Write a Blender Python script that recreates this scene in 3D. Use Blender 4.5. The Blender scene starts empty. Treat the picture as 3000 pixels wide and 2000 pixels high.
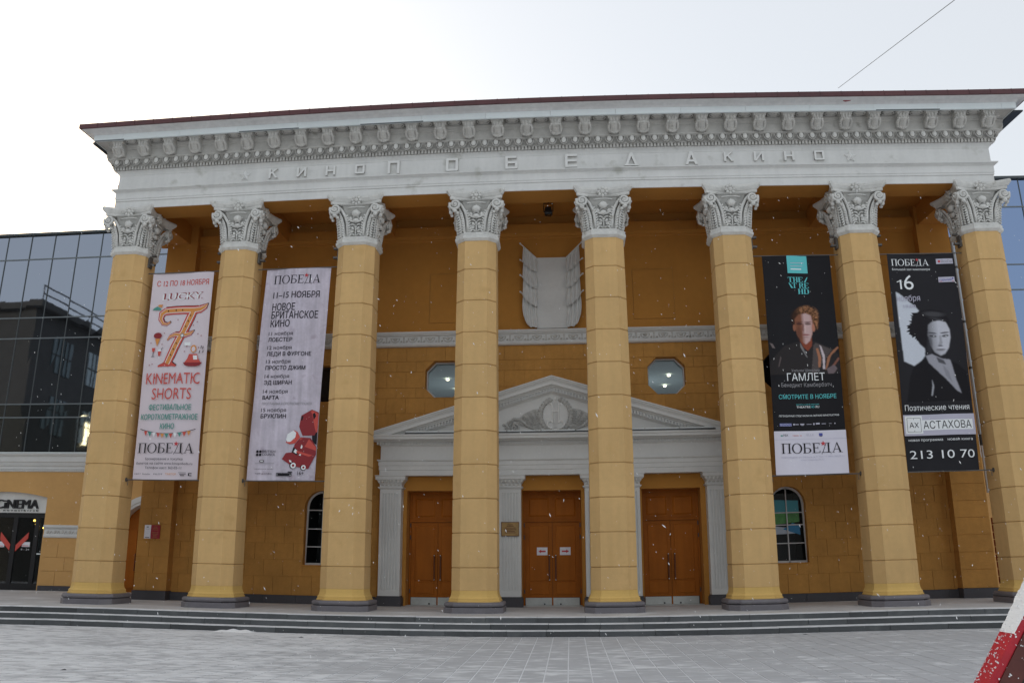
import bpy, math, random
import numpy as np
from mathutils import Vector, Matrix
random.seed(7)
rng = np.random.default_rng(7)
SC = bpy.context.scene
COL = SC.collection
R = math.radians
PI = math.pi

# ------------------------------------------------------------------ camera
cd = bpy.data.cameras.new('camera'); cam = bpy.data.objects.new('camera', cd); COL.objects.link(cam); SC.camera = cam
cam.location = (0.580544, -20.127453, 1.21008); cam.rotation_euler = (1.83516, 0.002573, 0.068976)
cd.type = 'PANO'; cd.sensor_width = 36; cd.sensor_fit = 'HORIZONTAL'; cd.clip_end = 2000; cd.clip_start = .05
cd.panorama_type = 'FISHEYE_LENS_POLYNOMIAL'; cd.fisheye_fov = R(120)      # a zoom lens with its barrel distortion
for i, k in enumerate((0, 0.0343230005502815, 1.681208454734926e-05, -5.3927238050428945e-06, -1.1662426687585029e-07)):
    setattr(cd, 'fisheye_polynomial_k%d' % i, -k)

# ------------------------------------------------------------------ sky and sun
W = bpy.data.worlds.new('World'); SC.world = W; W.use_nodes = True
nt = W.node_tree; nt.nodes.clear()
SUN_EL, SUN_AZ = R(17), R(-42)          # behind the theatre, to the left
sky = nt.nodes.new('ShaderNodeTexSky'); sky.sky_type = 'NISHITA'; sky.sun_disc = False
sky.sun_elevation = SUN_EL; sky.sun_rotation = SUN_AZ; sky.air_density = 1.2; sky.dust_density = 4.5; sky.ozone_density = 1.5; sky.altitude = 150
mix = nt.nodes.new('ShaderNodeMixRGB'); mix.blend_type = 'MIX'; mix.inputs[0].default_value = .55
mix.inputs[2].default_value = (6.75, 6.8, 6.8, 1)        # thin overcast veil
bg = nt.nodes.new('ShaderNodeBackground'); bg.inputs[1].default_value = .085
out = nt.nodes.new('ShaderNodeOutputWorld')
nt.links.new(sky.outputs[0], mix.inputs[1]); nt.links.new(mix.outputs[0], bg.inputs[0]); nt.links.new(bg.outputs[0], out.inputs[0])
sd = bpy.data.lights.new('sun', 'SUN'); sd.energy = .55; sd.angle = R(14); sd.color = (1, .93, .84)
so = bpy.data.objects.new('sun', sd); COL.objects.link(so)
dv = Vector((math.sin(SUN_AZ) * math.cos(SUN_EL), math.cos(SUN_AZ) * math.cos(SUN_EL), math.sin(SUN_EL)))
so.rotation_euler = (-dv).to_track_quat('-Z', 'Y').to_euler(); so.location = (0, 0, 40)
SC.view_settings.view_transform = 'Standard'; SC.view_settings.look = 'None'; SC.view_settings.gamma = 1
SC.view_settings.use_curve_mapping = False; SC.view_settings.exposure = 1.06

# ------------------------------------------------------------------ materials
def mat(name, color, rough=.85, var=0.0, vscale=1.5, bump=0.0, bscale=40, metallic=0.0, spec=None, perobj=0.0, stain=None, stain_scale=.6, stain_thr=.58, fleck=0.0, streak=0.0):
    m = bpy.data.materials.new(name); m.use_nodes = True
    n = m.node_tree; P = n.nodes['Principled BSDF']
    P.inputs['Roughness'].default_value = rough; P.inputs['Metallic'].default_value = metallic
    if spec is not None: P.inputs['Specular IOR Level'].default_value = spec
    c = (*[min(q * 1.2, .88) for q in color], 1)
    if stain is not None: stain = tuple(q * 1.2 for q in stain)
    geo = n.nodes.new('ShaderNodeNewGeometry')
    cur = n.nodes.new('ShaderNodeRGB'); cur.outputs[0].default_value = c; cur = cur.outputs[0]
    def noise(scale, detail=4, sx=None):
        t = n.nodes.new('ShaderNodeTexNoise'); t.inputs['Scale'].default_value = scale; t.inputs['Detail'].default_value = detail
        if sx:
            mp = n.nodes.new('ShaderNodeMapping'); mp.inputs['Scale'].default_value = sx
            n.links.new(geo.outputs['Position'], mp.inputs[0]); n.links.new(mp.outputs[0], t.inputs['Vector'])
        else: n.links.new(geo.outputs['Position'], t.inputs['Vector'])
        return t.outputs['Fac']
    def mul(cur, fac, lo, hi, a=.3, b=.7):
        mr = n.nodes.new('ShaderNodeMapRange'); mr.inputs[1].default_value = a; mr.inputs[2].default_value = b
        mr.inputs[3].default_value = lo; mr.inputs[4].default_value = hi; n.links.new(fac, mr.inputs[0])
        v = n.nodes.new('ShaderNodeVectorMath'); v.operation = 'SCALE'; n.links.new(cur, v.inputs[0]); n.links.new(mr.outputs[0], v.inputs['Scale'])
        return v.outputs[0]
    if var: cur = mul(cur, noise(vscale), 1 - var, 1 + var * .6); cur = mul(cur, noise(vscale * 9), 1 - var * .4, 1 + var * .3)
    if streak: cur = mul(cur, noise(1, 5, (7, 7, .5)), 1 - streak, 1 + streak * .3)
    if perobj:
        oi = n.nodes.new('ShaderNodeObjectInfo'); cur = mul(cur, oi.outputs['Random'], 1 - perobj, 1 + perobj, 0, 1)
    if fleck: cur = mul(cur, noise(220, 2), 1 - fleck, 1 + fleck)
    if stain is not None:
        mr = n.nodes.new('ShaderNodeMapRange'); mr.inputs[1].default_value = stain_thr; mr.inputs[2].default_value = stain_thr + .14
        mr.inputs[3].default_value = 0; mr.inputs[4].default_value = 1; n.links.new(noise(stain_scale, 7), mr.inputs[0])
        mx = n.nodes.new('ShaderNodeMixRGB'); mx.inputs[2].default_value = (*stain, 1)
        n.links.new(mr.outputs[0], mx.inputs[0]); n.links.new(cur, mx.inputs[1]); cur = mx.outputs[0]
    n.links.new(cur, P.inputs['Base Color'])
    if bump:
        b = n.nodes.new('ShaderNodeBump'); b.inputs['Strength'].default_value = bump; b.inputs['Distance'].default_value = .02
        n.links.new(noise(bscale, 5), b.inputs['Height']); n.links.new(b.outputs[0], P.inputs['Normal'])
    return m
def emit(name, color, s):
    m = bpy.data.materials.new(name); m.use_nodes = True; P = m.node_tree.nodes['Principled BSDF']
    P.inputs['Base Color'].default_value = (*color, 1); P.inputs['Emission Color'].default_value = (*color, 1); P.inputs['Emission Strength'].default_value = s
    return m
def vcol(name):
    m = bpy.data.materials.new(name); m.use_nodes = True; P = m.node_tree.nodes['Principled BSDF']; P.inputs['Roughness'].default_value = .7; P.inputs['Specular IOR Level'].default_value = .18
    a = m.node_tree.nodes.new('ShaderNodeVertexColor'); a.layer_name = 'print'; m.node_tree.links.new(a.outputs[0], P.inputs['Base Color'])
    return m
def glass_clear(name, tint=(.8, .85, .9), refl=.25):
    m = bpy.data.materials.new(name); m.use_nodes = True; n = m.node_tree; n.nodes.remove(n.nodes['Principled BSDF'])
    t = n.nodes.new('ShaderNodeBsdfTransparent'); t.inputs[0].default_value = (*tint, 1)
    g = n.nodes.new('ShaderNodeBsdfGlossy'); g.inputs['Roughness'].default_value = .03
    fr = n.nodes.new('ShaderNodeFresnel'); fr.inputs[0].default_value = 1.5
    ad = n.nodes.new('ShaderNodeMath'); ad.operation = 'ADD'; ad.inputs[1].default_value = refl; n.links.new(fr.outputs[0], ad.inputs[0])
    x = n.nodes.new('ShaderNodeMixShader'); n.links.new(ad.outputs[0], x.inputs[0]); n.links.new(t.outputs[0], x.inputs[1]); n.links.new(g.outputs[0], x.inputs[2])
    n.links.new(x.outputs[0], n.nodes['Material Output'].inputs[0]); return m

M = {}
M['column'] = mat('column_plaster', (.56, .362, .155), .9, var=.07, vscale=.9, bump=.25, bscale=30, perobj=.025, stain=(.50, .315, .128), stain_scale=2.4, stain_thr=.60, streak=.05)
M['joint'] = mat('column_joint', (.30, .19, .075), .95)
M['apophyge'] = mat('column_foot_yellow', (.58, .375, .115), .85, var=.06, bump=.1)
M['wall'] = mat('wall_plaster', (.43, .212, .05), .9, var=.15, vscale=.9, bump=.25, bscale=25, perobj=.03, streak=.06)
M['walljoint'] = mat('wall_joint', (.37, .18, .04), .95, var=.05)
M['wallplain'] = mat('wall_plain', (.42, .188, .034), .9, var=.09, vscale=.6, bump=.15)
M['annexwall'] = mat('annex_plaster', (.52, .30, .11), .9, var=.07, vscale=.8, bump=.2, perobj=.03)
M['white'] = mat('white_plaster', (.60, .60, .585), .8, var=.06, vscale=1.2, bump=.15, bscale=50, streak=.05, stain=(.42, .42, .39), stain_scale=2.2, stain_thr=.62)
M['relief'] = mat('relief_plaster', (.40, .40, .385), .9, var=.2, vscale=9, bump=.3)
M['recessdark'] = mat('recess_dark_plaster', (.20, .195, .18), .95, var=.2, vscale=5)  # dark tone for the coffer plates and the egg outlines
M['bellgrey'] = mat('bell_plaster', (.36, .355, .335), .9, var=.15, vscale=7)  # darker than the carving: crevice shade put into the bell colour
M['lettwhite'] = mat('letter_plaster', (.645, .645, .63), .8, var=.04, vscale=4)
M['whitelow'] = mat('portal_plaster', (.57, .575, .565), .8, var=.06, vscale=1.2, bump=.12, bscale=50)
M['white_cap'] = mat('capital_plaster', (.57, .565, .54), .85, var=.12, vscale=6, bump=.3, bscale=60, stain=(.34, .33, .29), stain_scale=5, stain_thr=.62)
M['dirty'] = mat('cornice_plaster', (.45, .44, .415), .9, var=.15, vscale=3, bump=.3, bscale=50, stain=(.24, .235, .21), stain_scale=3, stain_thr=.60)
M['cyma'] = mat('cyma_metal', (.62, .62, .62), .6, var=.08, vscale=1.2, streak=.10)
M['strip'] = mat('light_metal', (.66, .71, .72), .4, var=.04, metallic=.0, perobj=.03)
M['red_roof'] = mat('roof_metal', (.075, .02, .022), .45, var=.15, vscale=2, metallic=.0, perobj=.08)
M['granite'] = mat('plinth_stone', (.14, .13, .142), .55, var=.12, vscale=3, fleck=.12, bump=.1, stain=(.16, .15, .15), stain_scale=2.5, stain_thr=.6)
M['basedark'] = mat('base_stone', (.052, .050, .058), .6, var=.1, fleck=.1, perobj=.05)
M['riser'] = mat('step_stone', (.066, .070, .073), .6, var=.18, vscale=1.2, fleck=.12, perobj=.28, stain=(.105, .11, .11), stain_scale=2.0, stain_thr=.60, bump=.1)
M['door'] = mat('door_wood', (.30, .088, .007), .6, spec=.2, var=.12, vscale=1.0, bump=.05, streak=.12)
M['doorpanel'] = mat('door_panel_wood', (.33, .098, .008), .6, spec=.2, var=.10, vscale=1.4, streak=.12)
M['steel'] = mat('kick_steel', (.42, .44, .43), .45, var=.15, metallic=.2)
M['handle'] = mat('handle_wood', (.10, .028, .008), .3)
M['chrome'] = mat('chrome', (.6, .62, .65), .25, metallic=1)
M['black'] = mat('black_paint', (.012, .012, .014), .45)
M['frame'] = mat('dark_frame', (.035, .04, .045), .4)
M['rod'] = mat('rod_metal', (.09, .085, .08), .5)
M['winframe'] = mat('window_frame', (.45, .46, .47), .6)
M['glass'] = mat('dark_glass', (.012, .013, .015), .04, spec=.8)
M['pane'] = glass_clear('clear_glass', (.75, .80, .84), .04)
M['panedark'] = glass_clear('window_glass', (.8, .84, .86), -.03)
M['curtainblue'] = mat('blue_glass', (.17, .225, .34), .03, metallic=1, bump=.03, bscale=.9)
M['curtain'] = mat('tinted_glass', (.23, .255, .305), .025, metallic=1, bump=.035, bscale=.9)
M['curtain2'] = mat('tinted_glass_wavy', (.17, .19, .21), .03, metallic=1, bump=.05, bscale=1.3)
M['mullion'] = mat('mullion', (.045, .055, .06), .5)
M['mullion_h'] = mat('transom_metal', (.12, .14, .15), .4)
M['room'] = mat('room_paint', (.36, .45, .48), .9)
M['lampglow'] = emit('lamp_glow', (1, .88, .62), 2.6)
M['warmglow'] = emit('warm_glow', (1, .55, .08), 5)
M['sunglint'] = emit('sun_glint', (1, .80, .45), 4.5)  # emission standing in for the sun mirrored in a far window
M['brass'] = mat('brass', (.33, .21, .08), .5, var=.2, vscale=8, metallic=.2)
M['paper'] = mat('paper', (.66, .66, .72), .7)
M['red'] = mat('red_print', (.45, .03, .04), .6)
M['plaque_red'] = mat('plaque_red', (.27, .018, .03), .4)
M['textgrey'] = mat('grey_print', (.40, .38, .40), .6)
M['ink'] = mat('black_ink', (.016, .014, .019), .7, spec=.2)
M['bwhite'] = mat('banner_white', (.60, .58, .66), .65, var=.03)
M['bpink'] = mat('banner_pink', (.60, .535, .58), .65, var=.03)
M['bscratch'] = mat('banner_scratched', (.52, .475, .55), .65, var=.14, vscale=1.6, stain=(.36, .31, .37), stain_scale=3.2, stain_thr=.58, streak=.22)
M['bblack'] = mat('banner_black', (.0125, .012, .0145), .7, var=.1, spec=.18)
M['bblack2'] = mat('banner_charcoal', (.019, .0185, .022), .7, var=.1, spec=.18)
M['pred'] = mat('print_red', (.50, .065, .05), .6)
M['pdred'] = mat('print_dark_red', (.22, .012, .018), .6)
M['porange'] = mat('print_orange', (.58, .24, .06), .6)
M['pgreen'] = mat('print_green', (.06, .25, .21), .6)
M['pteal'] = mat('print_teal', (.09, .46, .48), .6)
M['pwhite'] = mat('print_white', (.70, .72, .78), .6)
M['pgrey'] = mat('print_grey', (.24, .235, .25), .6)
M['plilac'] = mat('print_lilac', (.42, .41, .50), .6)
M['pblue'] = mat('print_blue', (.06, .07, .30), .6)
M['portrait'] = vcol('portrait_print')
M['porch'] = mat('porch_paving', (.40, .39, .385), .8, var=.14, vscale=.8, fleck=.08, bump=.1, stain=(.50, .50, .50), stain_scale=.7, stain_thr=.55)
M['concrete'] = mat('facade_dark', (.062, .060, .054), .9, var=.15, vscale=.3)
M['oppwin'] = mat('far_window', (.36, .42, .42), .5)
M['oppwin2'] = mat('far_window_dark', (.10, .13, .13), .3)
M['brick'] = mat('red_brick', (.24, .06, .03), .9, var=.2, vscale=5)
M['pipe'] = mat('pipe_paint', (.36, .39, .42), .4, metallic=.1)
M['snow'] = mat('snow', (.86, .88, .90), .9, bump=.5, bscale=25)
M['redpaint'] = mat('red_paint', (.42, .008, .022), .35, var=.15, vscale=5, stain=(.8, .78, .74), stain_scale=20, stain_thr=.70)
M['brownwood'] = mat('brown_wood', (.10, .022, .016), .5, var=.2, vscale=6)
M['darkboard'] = mat('dark_board', (.035, .028, .02), .6, var=.2)
M['teal_mirrored'] = mat('reflection_teal', (.08, .40, .46), .6); M['green_mirrored'] = mat('reflection_green', (.14, .40, .10), .6, var=.3, vscale=6)
M['blue_mirrored'] = mat('reflection_blue', (.04, .28, .50), .6)

def snowy(name, base, scale, lo, hi, snowc=(.72, .725, .73), aniso=(1, 2.6, 1), perobj=0.06, posmix=False):
    m = bpy.data.materials.new(name); m.use_nodes = True; n = m.node_tree; P = n.nodes['Principled BSDF']; P.inputs['Roughness'].default_value = .8
    geo = n.nodes.new('ShaderNodeNewGeometry'); mp = n.nodes.new('ShaderNodeMapping'); mp.inputs['Scale'].default_value = aniso
    mp.inputs['Rotation'].default_value = (0, 0, R(-9)); n.links.new(geo.outputs['Position'], mp.inputs[0])
    def noise(s, d, dist=0):
        t = n.nodes.new('ShaderNodeTexNoise'); t.inputs['Scale'].default_value = s; t.inputs['Detail'].default_value = d; t.inputs['Distortion'].default_value = dist
        n.links.new(mp.outputs[0], t.inputs['Vector']); return t.outputs['Fac']
    a = noise(scale, 6, .4); b = noise(scale * .17, 3)
    ad = n.nodes.new('ShaderNodeMath'); ad.operation = 'ADD'; n.links.new(a, ad.inputs[0])
    ml = n.nodes.new('ShaderNodeMath'); ml.operation = 'MULTIPLY'; ml.inputs[1].default_value = .55; n.links.new(b, ml.inputs[0]); n.links.new(ml.outputs[0], ad.inputs[1])
    val = ad.outputs[0]
    if posmix:      # the left of the square is less swept
        sx = n.nodes.new('ShaderNodeSeparateXYZ'); n.links.new(geo.outputs['Position'], sx.inputs[0])
        mr = n.nodes.new('ShaderNodeMapRange'); mr.inputs[1].default_value = 0; mr.inputs[2].default_value = -5; mr.inputs[3].default_value = 0; mr.inputs[4].default_value = .16
        n.links.new(sx.outputs['X'], mr.inputs[0]); a2 = n.nodes.new('ShaderNodeMath'); a2.operation = 'ADD'; n.links.new(val, a2.inputs[0]); n.links.new(mr.outputs[0], a2.inputs[1]); val = a2.outputs[0]
    mr = n.nodes.new('ShaderNodeMapRange'); mr.inputs[1].default_value = lo; mr.inputs[2].default_value = hi; n.links.new(val, mr.inputs[0])
    oi = n.nodes.new('ShaderNodeObjectInfo'); mo = n.nodes.new('ShaderNodeMapRange'); mo.inputs[3].default_value = 1 - perobj; mo.inputs[4].default_value = 1 + perobj
    n.links.new(oi.outputs['Random'], mo.inputs[0])
    v = n.nodes.new('ShaderNodeVectorMath'); v.operation = 'SCALE'; v.inputs[0].default_value = base; n.links.new(mo.outputs[0], v.inputs['Scale'])
    mx = n.nodes.new('ShaderNodeMixRGB'); n.links.new(mr.outputs[0], mx.inputs[0]); n.links.new(v.outputs[0], mx.inputs[1]); mx.inputs[2].default_value = (*snowc, 1)
    n.links.new(mx.outputs[0], P.inputs['Base Color'])
    bu = n.nodes.new('ShaderNodeBump'); bu.inputs['Strength'].default_value = .3; bu.inputs['Distance'].default_value = .01; n.links.new(mr.outputs[0], bu.inputs['Height']); n.links.new(bu.outputs[0], P.inputs['Normal'])
    return m
M['tile'] = snowy('snowy_paving', (.45, .452, .462), 2.6, .80, 1.0, snowc=(.70, .705, .712), posmix=True, perobj=.05)
M['tread'] = snowy('snowy_tread', (.46, .47, .48), 3, .55, .85, perobj=.05)
M['ground'] = mat('snow_ground', (.62, .625, .635), .9, var=.10, vscale=.8, bump=.3, bscale=12)

# ------------------------------------------------------------------ measured scale
# heights and widths below were first taken off with a provisional camera; these two small corrections bring them to the surveyed ones
SX, TX, RMON = 1.0, 0.0, False
def _il(v, xs, ys): return float(np.interp(v, xs, ys))
def Zm(z, y):
    if z <= 0: return z
    return z * (_il(y, (-2, .25, 3.3, 7), (.955, .9625, .972, .976)) + _il(y, (-2, .25, 3.3, 7), (.0015, .00178, .00195, .0026)) * z)
def RM(p): return (p[0] * SX + TX, p[1], Zm(p[2], p[1])) if RMON else tuple(p)
# ------------------------------------------------------------------ mesh helpers
WO = {}
def worigin(o): return WO.get(o.name, Vector((0, 0, 0))) if o else Vector((0, 0, 0))
class MB:
    def __init__(s): s.v = []; s.f = []; s.m = []
    def add(s, v, f, m=0):
        n = len(s.v); s.v += [tuple(p) for p in v]; s.f += [tuple(i + n for i in q) for q in f]; s.m += [m] * len(f); return s
    def box(s, x0, x1, y0, y1, z0, z1, m=0):
        return s.add([(x0, y0, z0), (x1, y0, z0), (x1, y1, z0), (x0, y1, z0), (x0, y0, z1), (x1, y0, z1), (x1, y1, z1), (x0, y1, z1)],
                     [(3, 2, 1, 0), (4, 5, 6, 7), (0, 1, 5, 4), (1, 2, 6, 5), (2, 3, 7, 6), (3, 0, 4, 7)], m)
    def loft(s, rings, cap=True, m=0, closed=True):
        n = len(rings[0]); v = [p for r in rings for p in r]; f = []
        for i in range(len(rings) - 1):
            for j in range(n if closed else n - 1):
                a = i * n + j; b = i * n + (j + 1) % n; f.append((a, b, b + n, a + n))
        if cap: f.append(tuple(reversed(range(n)))); f.append(tuple(range((len(rings) - 1) * n, len(rings) * n)))
        return s.add(v, f, m)
    def tube(s, pts, r, n=6, m=0):
        pts = [Vector(p) for p in pts]; rr = r if hasattr(r, '__len__') else [r] * len(pts); rings = []
        up = Vector((0, 1, 0))
        for i, p in enumerate(pts):
            t = (pts[min(i + 1, len(pts) - 1)] - pts[max(i - 1, 0)]).normalized()
            u = up if abs(t.dot(up)) < .95 else Vector((1, 0, 0))
            a = t.cross(u).normalized(); b = t.cross(a).normalized()
            rings.append([p + (a * math.cos(2 * PI * k / n) + b * math.sin(2 * PI * k / n)) * rr[i] for k in range(n)])
        return s.loft(rings, True, m)
    def ell(s, c, r, nu=8, nv=5, rot=0, m=0):
        rings = []
        cr, sr = math.cos(rot), math.sin(rot)
        for i in range(1, nv):
            t = PI * i / nv; ring = []
            for j in range(nu):
                p = 2 * PI * j / nu; x = r[0] * math.sin(t) * math.cos(p); y = r[1] * math.sin(t) * math.sin(p); z = r[2] * math.cos(t)
                ring.append((c[0] + x * cr - z * sr, c[1] + y, c[2] + x * sr + z * cr))
            rings.append(ring)
        v = [q for r_ in rings for q in r_]; n = nu; f = []
        for i in range(len(rings) - 1):
            for j in range(n): a = i * n + j; b = i * n + (j + 1) % n; f.append((a, a + n, b + n, b))
        k = len(v); v += [(c[0] - r[2] * sr, c[1], c[2] + r[2] * cr), (c[0] + r[2] * sr, c[1], c[2] - r[2] * cr)]
        for j in range(n): f.append((k, j, (j + 1) % n)); f.append((k + 1, (len(rings) - 1) * n + (j + 1) % n, (len(rings) - 1) * n + j))
        return s.add(v, f, m)
    def prism(s, poly, y0, y1, m=0):      # poly in (x,z), extruded along y
        n = len(poly); v = [(x, y0, z) for x, z in poly] + [(x, y1, z) for x, z in poly]
        f = [tuple(range(n)), tuple(reversed(range(n, 2 * n)))] + [(i, i + n, (i + 1) % n + n, (i + 1) % n) for i in range(n)]
        return s.add(v, f, m)
    def xf(s, fn): s.v = [tuple(fn(*p)) for p in s.v]; return s
    def mesh(s, name, mats, off=(0, 0, 0)):
        me = bpy.data.meshes.new(name); o = off
        me.from_pydata([(p[0] - o[0], p[1] - o[1], p[2] - o[2]) for p in s.v], [], s.f)
        for m_ in (mats if isinstance(mats, (list, tuple)) else [mats]): me.materials.append(M[m_] if isinstance(m_, str) else m_)
        if any(s.m): me.polygons.foreach_set('material_index', s.m)
        me.validate(); me.update(); return me
    def build(s, name, mats, parent=None, smooth=False, recalc=False, **kw):
        if RMON: s.v = [RM(p) for p in s.v]
        a = np.array(s.v); c = Vector(((a.max(0) + a.min(0)) / 2).tolist())
        me = s.mesh(name, mats, c)
        if recalc:
            import bmesh
            b = bmesh.new(); b.from_mesh(me); bmesh.ops.recalc_face_normals(b, faces=b.faces); b.to_mesh(me); b.free()
        if smooth: me.polygons.foreach_set('use_smooth', [True] * len(me.polygons))
        return put(me, name, c, parent, raw=True, **kw)
def put(me, name, loc, parent=None, rotz=0, raw=False, **kw):
    if RMON and not raw: loc = RM(loc)
    o = bpy.data.objects.new(name, me); COL.objects.link(o)
    if parent: o.parent = parent
    o.location = Vector(loc) - worigin(parent); o.rotation_euler = (0, 0, rotz); WO[o.name] = Vector(loc)
    for k, v in kw.items(): o[k] = v
    return o
def thing(name, loc, label, cat, group=None):
    loc = RM(loc)
    o = bpy.data.objects.new(name, None); COL.objects.link(o); o.location = loc; WO[o.name] = Vector(loc); o.empty_display_size = .3
    o['label'] = label; o['category'] = cat
    if group: o['group'] = group
    return o
def sweep_u(mb, prof, x0, x1, yf, yb, m=0):
    """profile (d, z) run back-left-front-right-back round a rectangle pushed out by d"""
    rings = [[(x0 - d, yb, z), (x0 - d, yf - d, z), (x1 + d, yf - d, z), (x1 + d, yb, z)] for d, z in prof]
    n = 4; v = [p for r in rings for p in r]; f = []
    for i in range(len(rings) - 1):
        for j in range(3): a = i * n + j; f.append((a, a + 1, a + 1 + n, a + n))
    return mb.add(v, f, m)
def arc(cx, cz, r, a0, a1, n): return [(cx + r * math.cos(a0 + (a1 - a0) * i / n), cz + r * math.sin(a0 + (a1 - a0) * i / n)) for i in range(n + 1)]

# ------------------------------------------------------------------ text
_tc = {}
from mathutils.geometry import delaunay_2d_cdt
def text_raw(s, bold=0.0):
    """flat filled text; glyph outlines that overlap are merged by winding number"""
    k = (s, bold)
    if k in _tc: return _tc[k]
    cu = bpy.data.curves.new('t', 'FONT'); cu.body = s; cu.size = 1; cu.resolution_u = 3; cu.fill_mode = 'NONE'
    o = bpy.data.objects.new('t', cu); COL.objects.link(o); bpy.context.view_layer.update()
    me = o.evaluated_get(bpy.context.evaluated_depsgraph_get()).to_mesh()
    P = [(p.co.x, p.co.y) for p in me.vertices]; E_ = [tuple(e_.vertices) for e_ in me.edges]
    bpy.data.objects.remove(o); bpy.data.curves.remove(cu)
    nb = {}
    for a, b in E_: nb.setdefault(a, []).append(b); nb.setdefault(b, []).append(a)
    seen = set(); loops = []
    for st in range(len(P)):
        if st in seen or st not in nb: continue
        lp = [st]; seen.add(st); cur = st
        while True:
            c = [q for q in nb[cur] if q not in seen]
            if not c: break
            cur = (st + 1) if cur == st and st + 1 in c else c[0]; seen.add(cur); lp.append(cur)
        loops.append(lp)
    boxes = [(min(P[q][0] for q in l), max(P[q][0] for q in l)) for l in loops]
    order = sorted(range(len(loops)), key=lambda q: boxes[q][0]); groups = []
    for q in order:
        if groups and boxes[q][0] < groups[-1][1]: groups[-1][0].append(loops[q]); groups[-1][1] = max(groups[-1][1], boxes[q][1])
        else: groups.append([[loops[q]], boxes[q][1]])
    v, f = [], []
    for ls, _ in groups:
        pts, eds, A_, B_ = [], [], [], []
        for l in ls:
            n0 = len(pts); n = len(l); pts += [Vector(P[q]) for q in l]; eds += [(n0 + q, n0 + (q + 1) % n) for q in range(n)]
            A_ += [P[q] for q in l]; B_ += [P[l[(q + 1) % n]] for q in range(n)]
        r = delaunay_2d_cdt(pts, eds, [], 0, 1e-7); vs = [(p[0], p[1]) for p in r[0]]; A = np.array(A_); B = np.array(B_)
        for t in r[2]:
            cx, cy = sum(vs[q][0] for q in t) / len(t), sum(vs[q][1] for q in t) / len(t)
            up = (A[:, 1] <= cy) & (B[:, 1] > cy); dn = (A[:, 1] > cy) & (B[:, 1] <= cy)
            side = (B[:, 0] - A[:, 0]) * (cy - A[:, 1]) - (cx - A[:, 0]) * (B[:, 1] - A[:, 1])
            if int((up & (side > 0)).sum()) - int((dn & (side < 0)).sum()) != 0: f.append(tuple(len(v) + q for q in t))
        v += vs
    if bold > .002:         # heavier weight: copies side by side
        n = len(v); v0, f0 = v, f; v = []; f = []
        for j, (dx, dy) in enumerate([(-bold, 0), (bold, 0), (0, bold * .5), (0, -bold * .5)]): v += [(x + dx, y + dy) for x, y in v0]; f += [tuple(i + n * j for i in q) for q in f0]
    _tc[k] = (v, f); return _tc[k]
def text_fit(s, x0, x1, zb, h, bold=0.0, slant=0.0, cap=None):
    """text laid between x0 and x1 on base line zb, cap height h -> (verts2d, faces)"""
    v, f = text_raw(s, bold)
    if not v: return [], []
    xs = [p[0] for p in v]; a, b = min(xs), max(xs); capz = cap or .727
    k = (x1 - x0) / max(b - a, 1e-6)
    return [(x0 + (x - a) * k + slant * z / capz * h, zb + z / capz * h) for x, z in v], f

# serif word, drawn by hand: unit letters (w, polygons) cap height 1
def serif_word(x0, x1, zb, h, star=True):
    T, t, sf = .13, .05, .035
    L = {}
    def R_(a, b, c, d): return [(a, c), (b, c), (b, d), (a, d)]
    L['П'] = (.86, [R_(.10, .23, 0, 1), R_(.63, .76, 0, 1), R_(.23, .63, 1 - t, 1), R_(0, .33, 0, sf), R_(.53, .86, 0, sf), R_(0, .10, 1 - sf, 1), R_(.76, .86, 1 - sf, 1)])
    ring = []; n = 20
    for i in range(n):
        a, b = 2 * PI * i / n, 2 * PI * (i + 1) / n
        po = lambda q: (.45 + .45 * math.cos(q), .5 + .52 * math.sin(q)); pi = lambda q: (.45 + .32 * math.cos(q), .5 + .47 * math.sin(q))
        ring.append([pi(a), po(a), po(b), pi(b)])
    L['О'] = (.90, ring)
    bl = []
    for i in range(10):
        a, b = -PI / 2 + PI * i / 10, -PI / 2 + PI * (i + 1) / 10
        po = lambda q: (.38 + .34 * math.cos(q), .28 + .28 * math.sin(q)); pi = lambda q: (.38 + .21 * math.cos(q), .28 + .235 * math.sin(q))
        bl.append([pi(a), po(a), po(b), pi(b)])
    L['Б'] = (.74, [R_(.10, .23, 0, 1), R_(.23, .66, 1 - t, 1), R_(.62, .66, .78, 1 - t), R_(0, .10, 1 - sf, 1), R_(0, .10, 0, sf), R_(.23, .38, 0, .045), R_(.23, .38, .515, .56)] + bl)
    L['Е'] = (.70, [R_(.10, .23, 0, 1), R_(.23, .64, 1 - t, 1), R_(.23, .66, 0, t), R_(.23, .50, .49, .49 + t), R_(.60, .64, .80, 1 - t), R_(.62, .66, t, .22), R_(.46, .50, .40, .65), R_(0, .10, 1 - sf, 1), R_(0, .10, 0, sf)])
    L['Д'] = (.84, [[(.10, .05), (.155, .05), (.46, .97), (.42, .97)], R_(.56, .69, .05, 1), R_(.40, .80, 1 - sf, 1), R_(.03, .81, 0, .05), R_(.03, .06, -.16, 0), R_(.78, .81, -.16, 0)])
    L['А'] = (.92, [[(.08, 0), (.13, 0), (.46, .92), (.44, 1)], [(.64, 0), (.80, 0), (.49, 1), (.42, 1)], R_(.20, .66, .30, .30 + t), R_(0, .24, 0, sf), R_(.56, .92, 0, sf)])
    word = 'ПОБЕДА'; tot = sum(L[c][0] for c in word) + .05 * 5; k = (x1 - x0) / tot; x = x0; v = []; f = []
    for c in word:
        for poly in L[c][1]:
            n0 = len(v); v += [(x + p[0] * k, zb + p[1] * h) for p in poly]; f.append(tuple(range(n0, n0 + len(poly))))
        x += (L[c][0] + .05) * k
    return (v, f), (x0 + (x1 - x0) * .69, zb + h * .93, h * .28)
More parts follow.
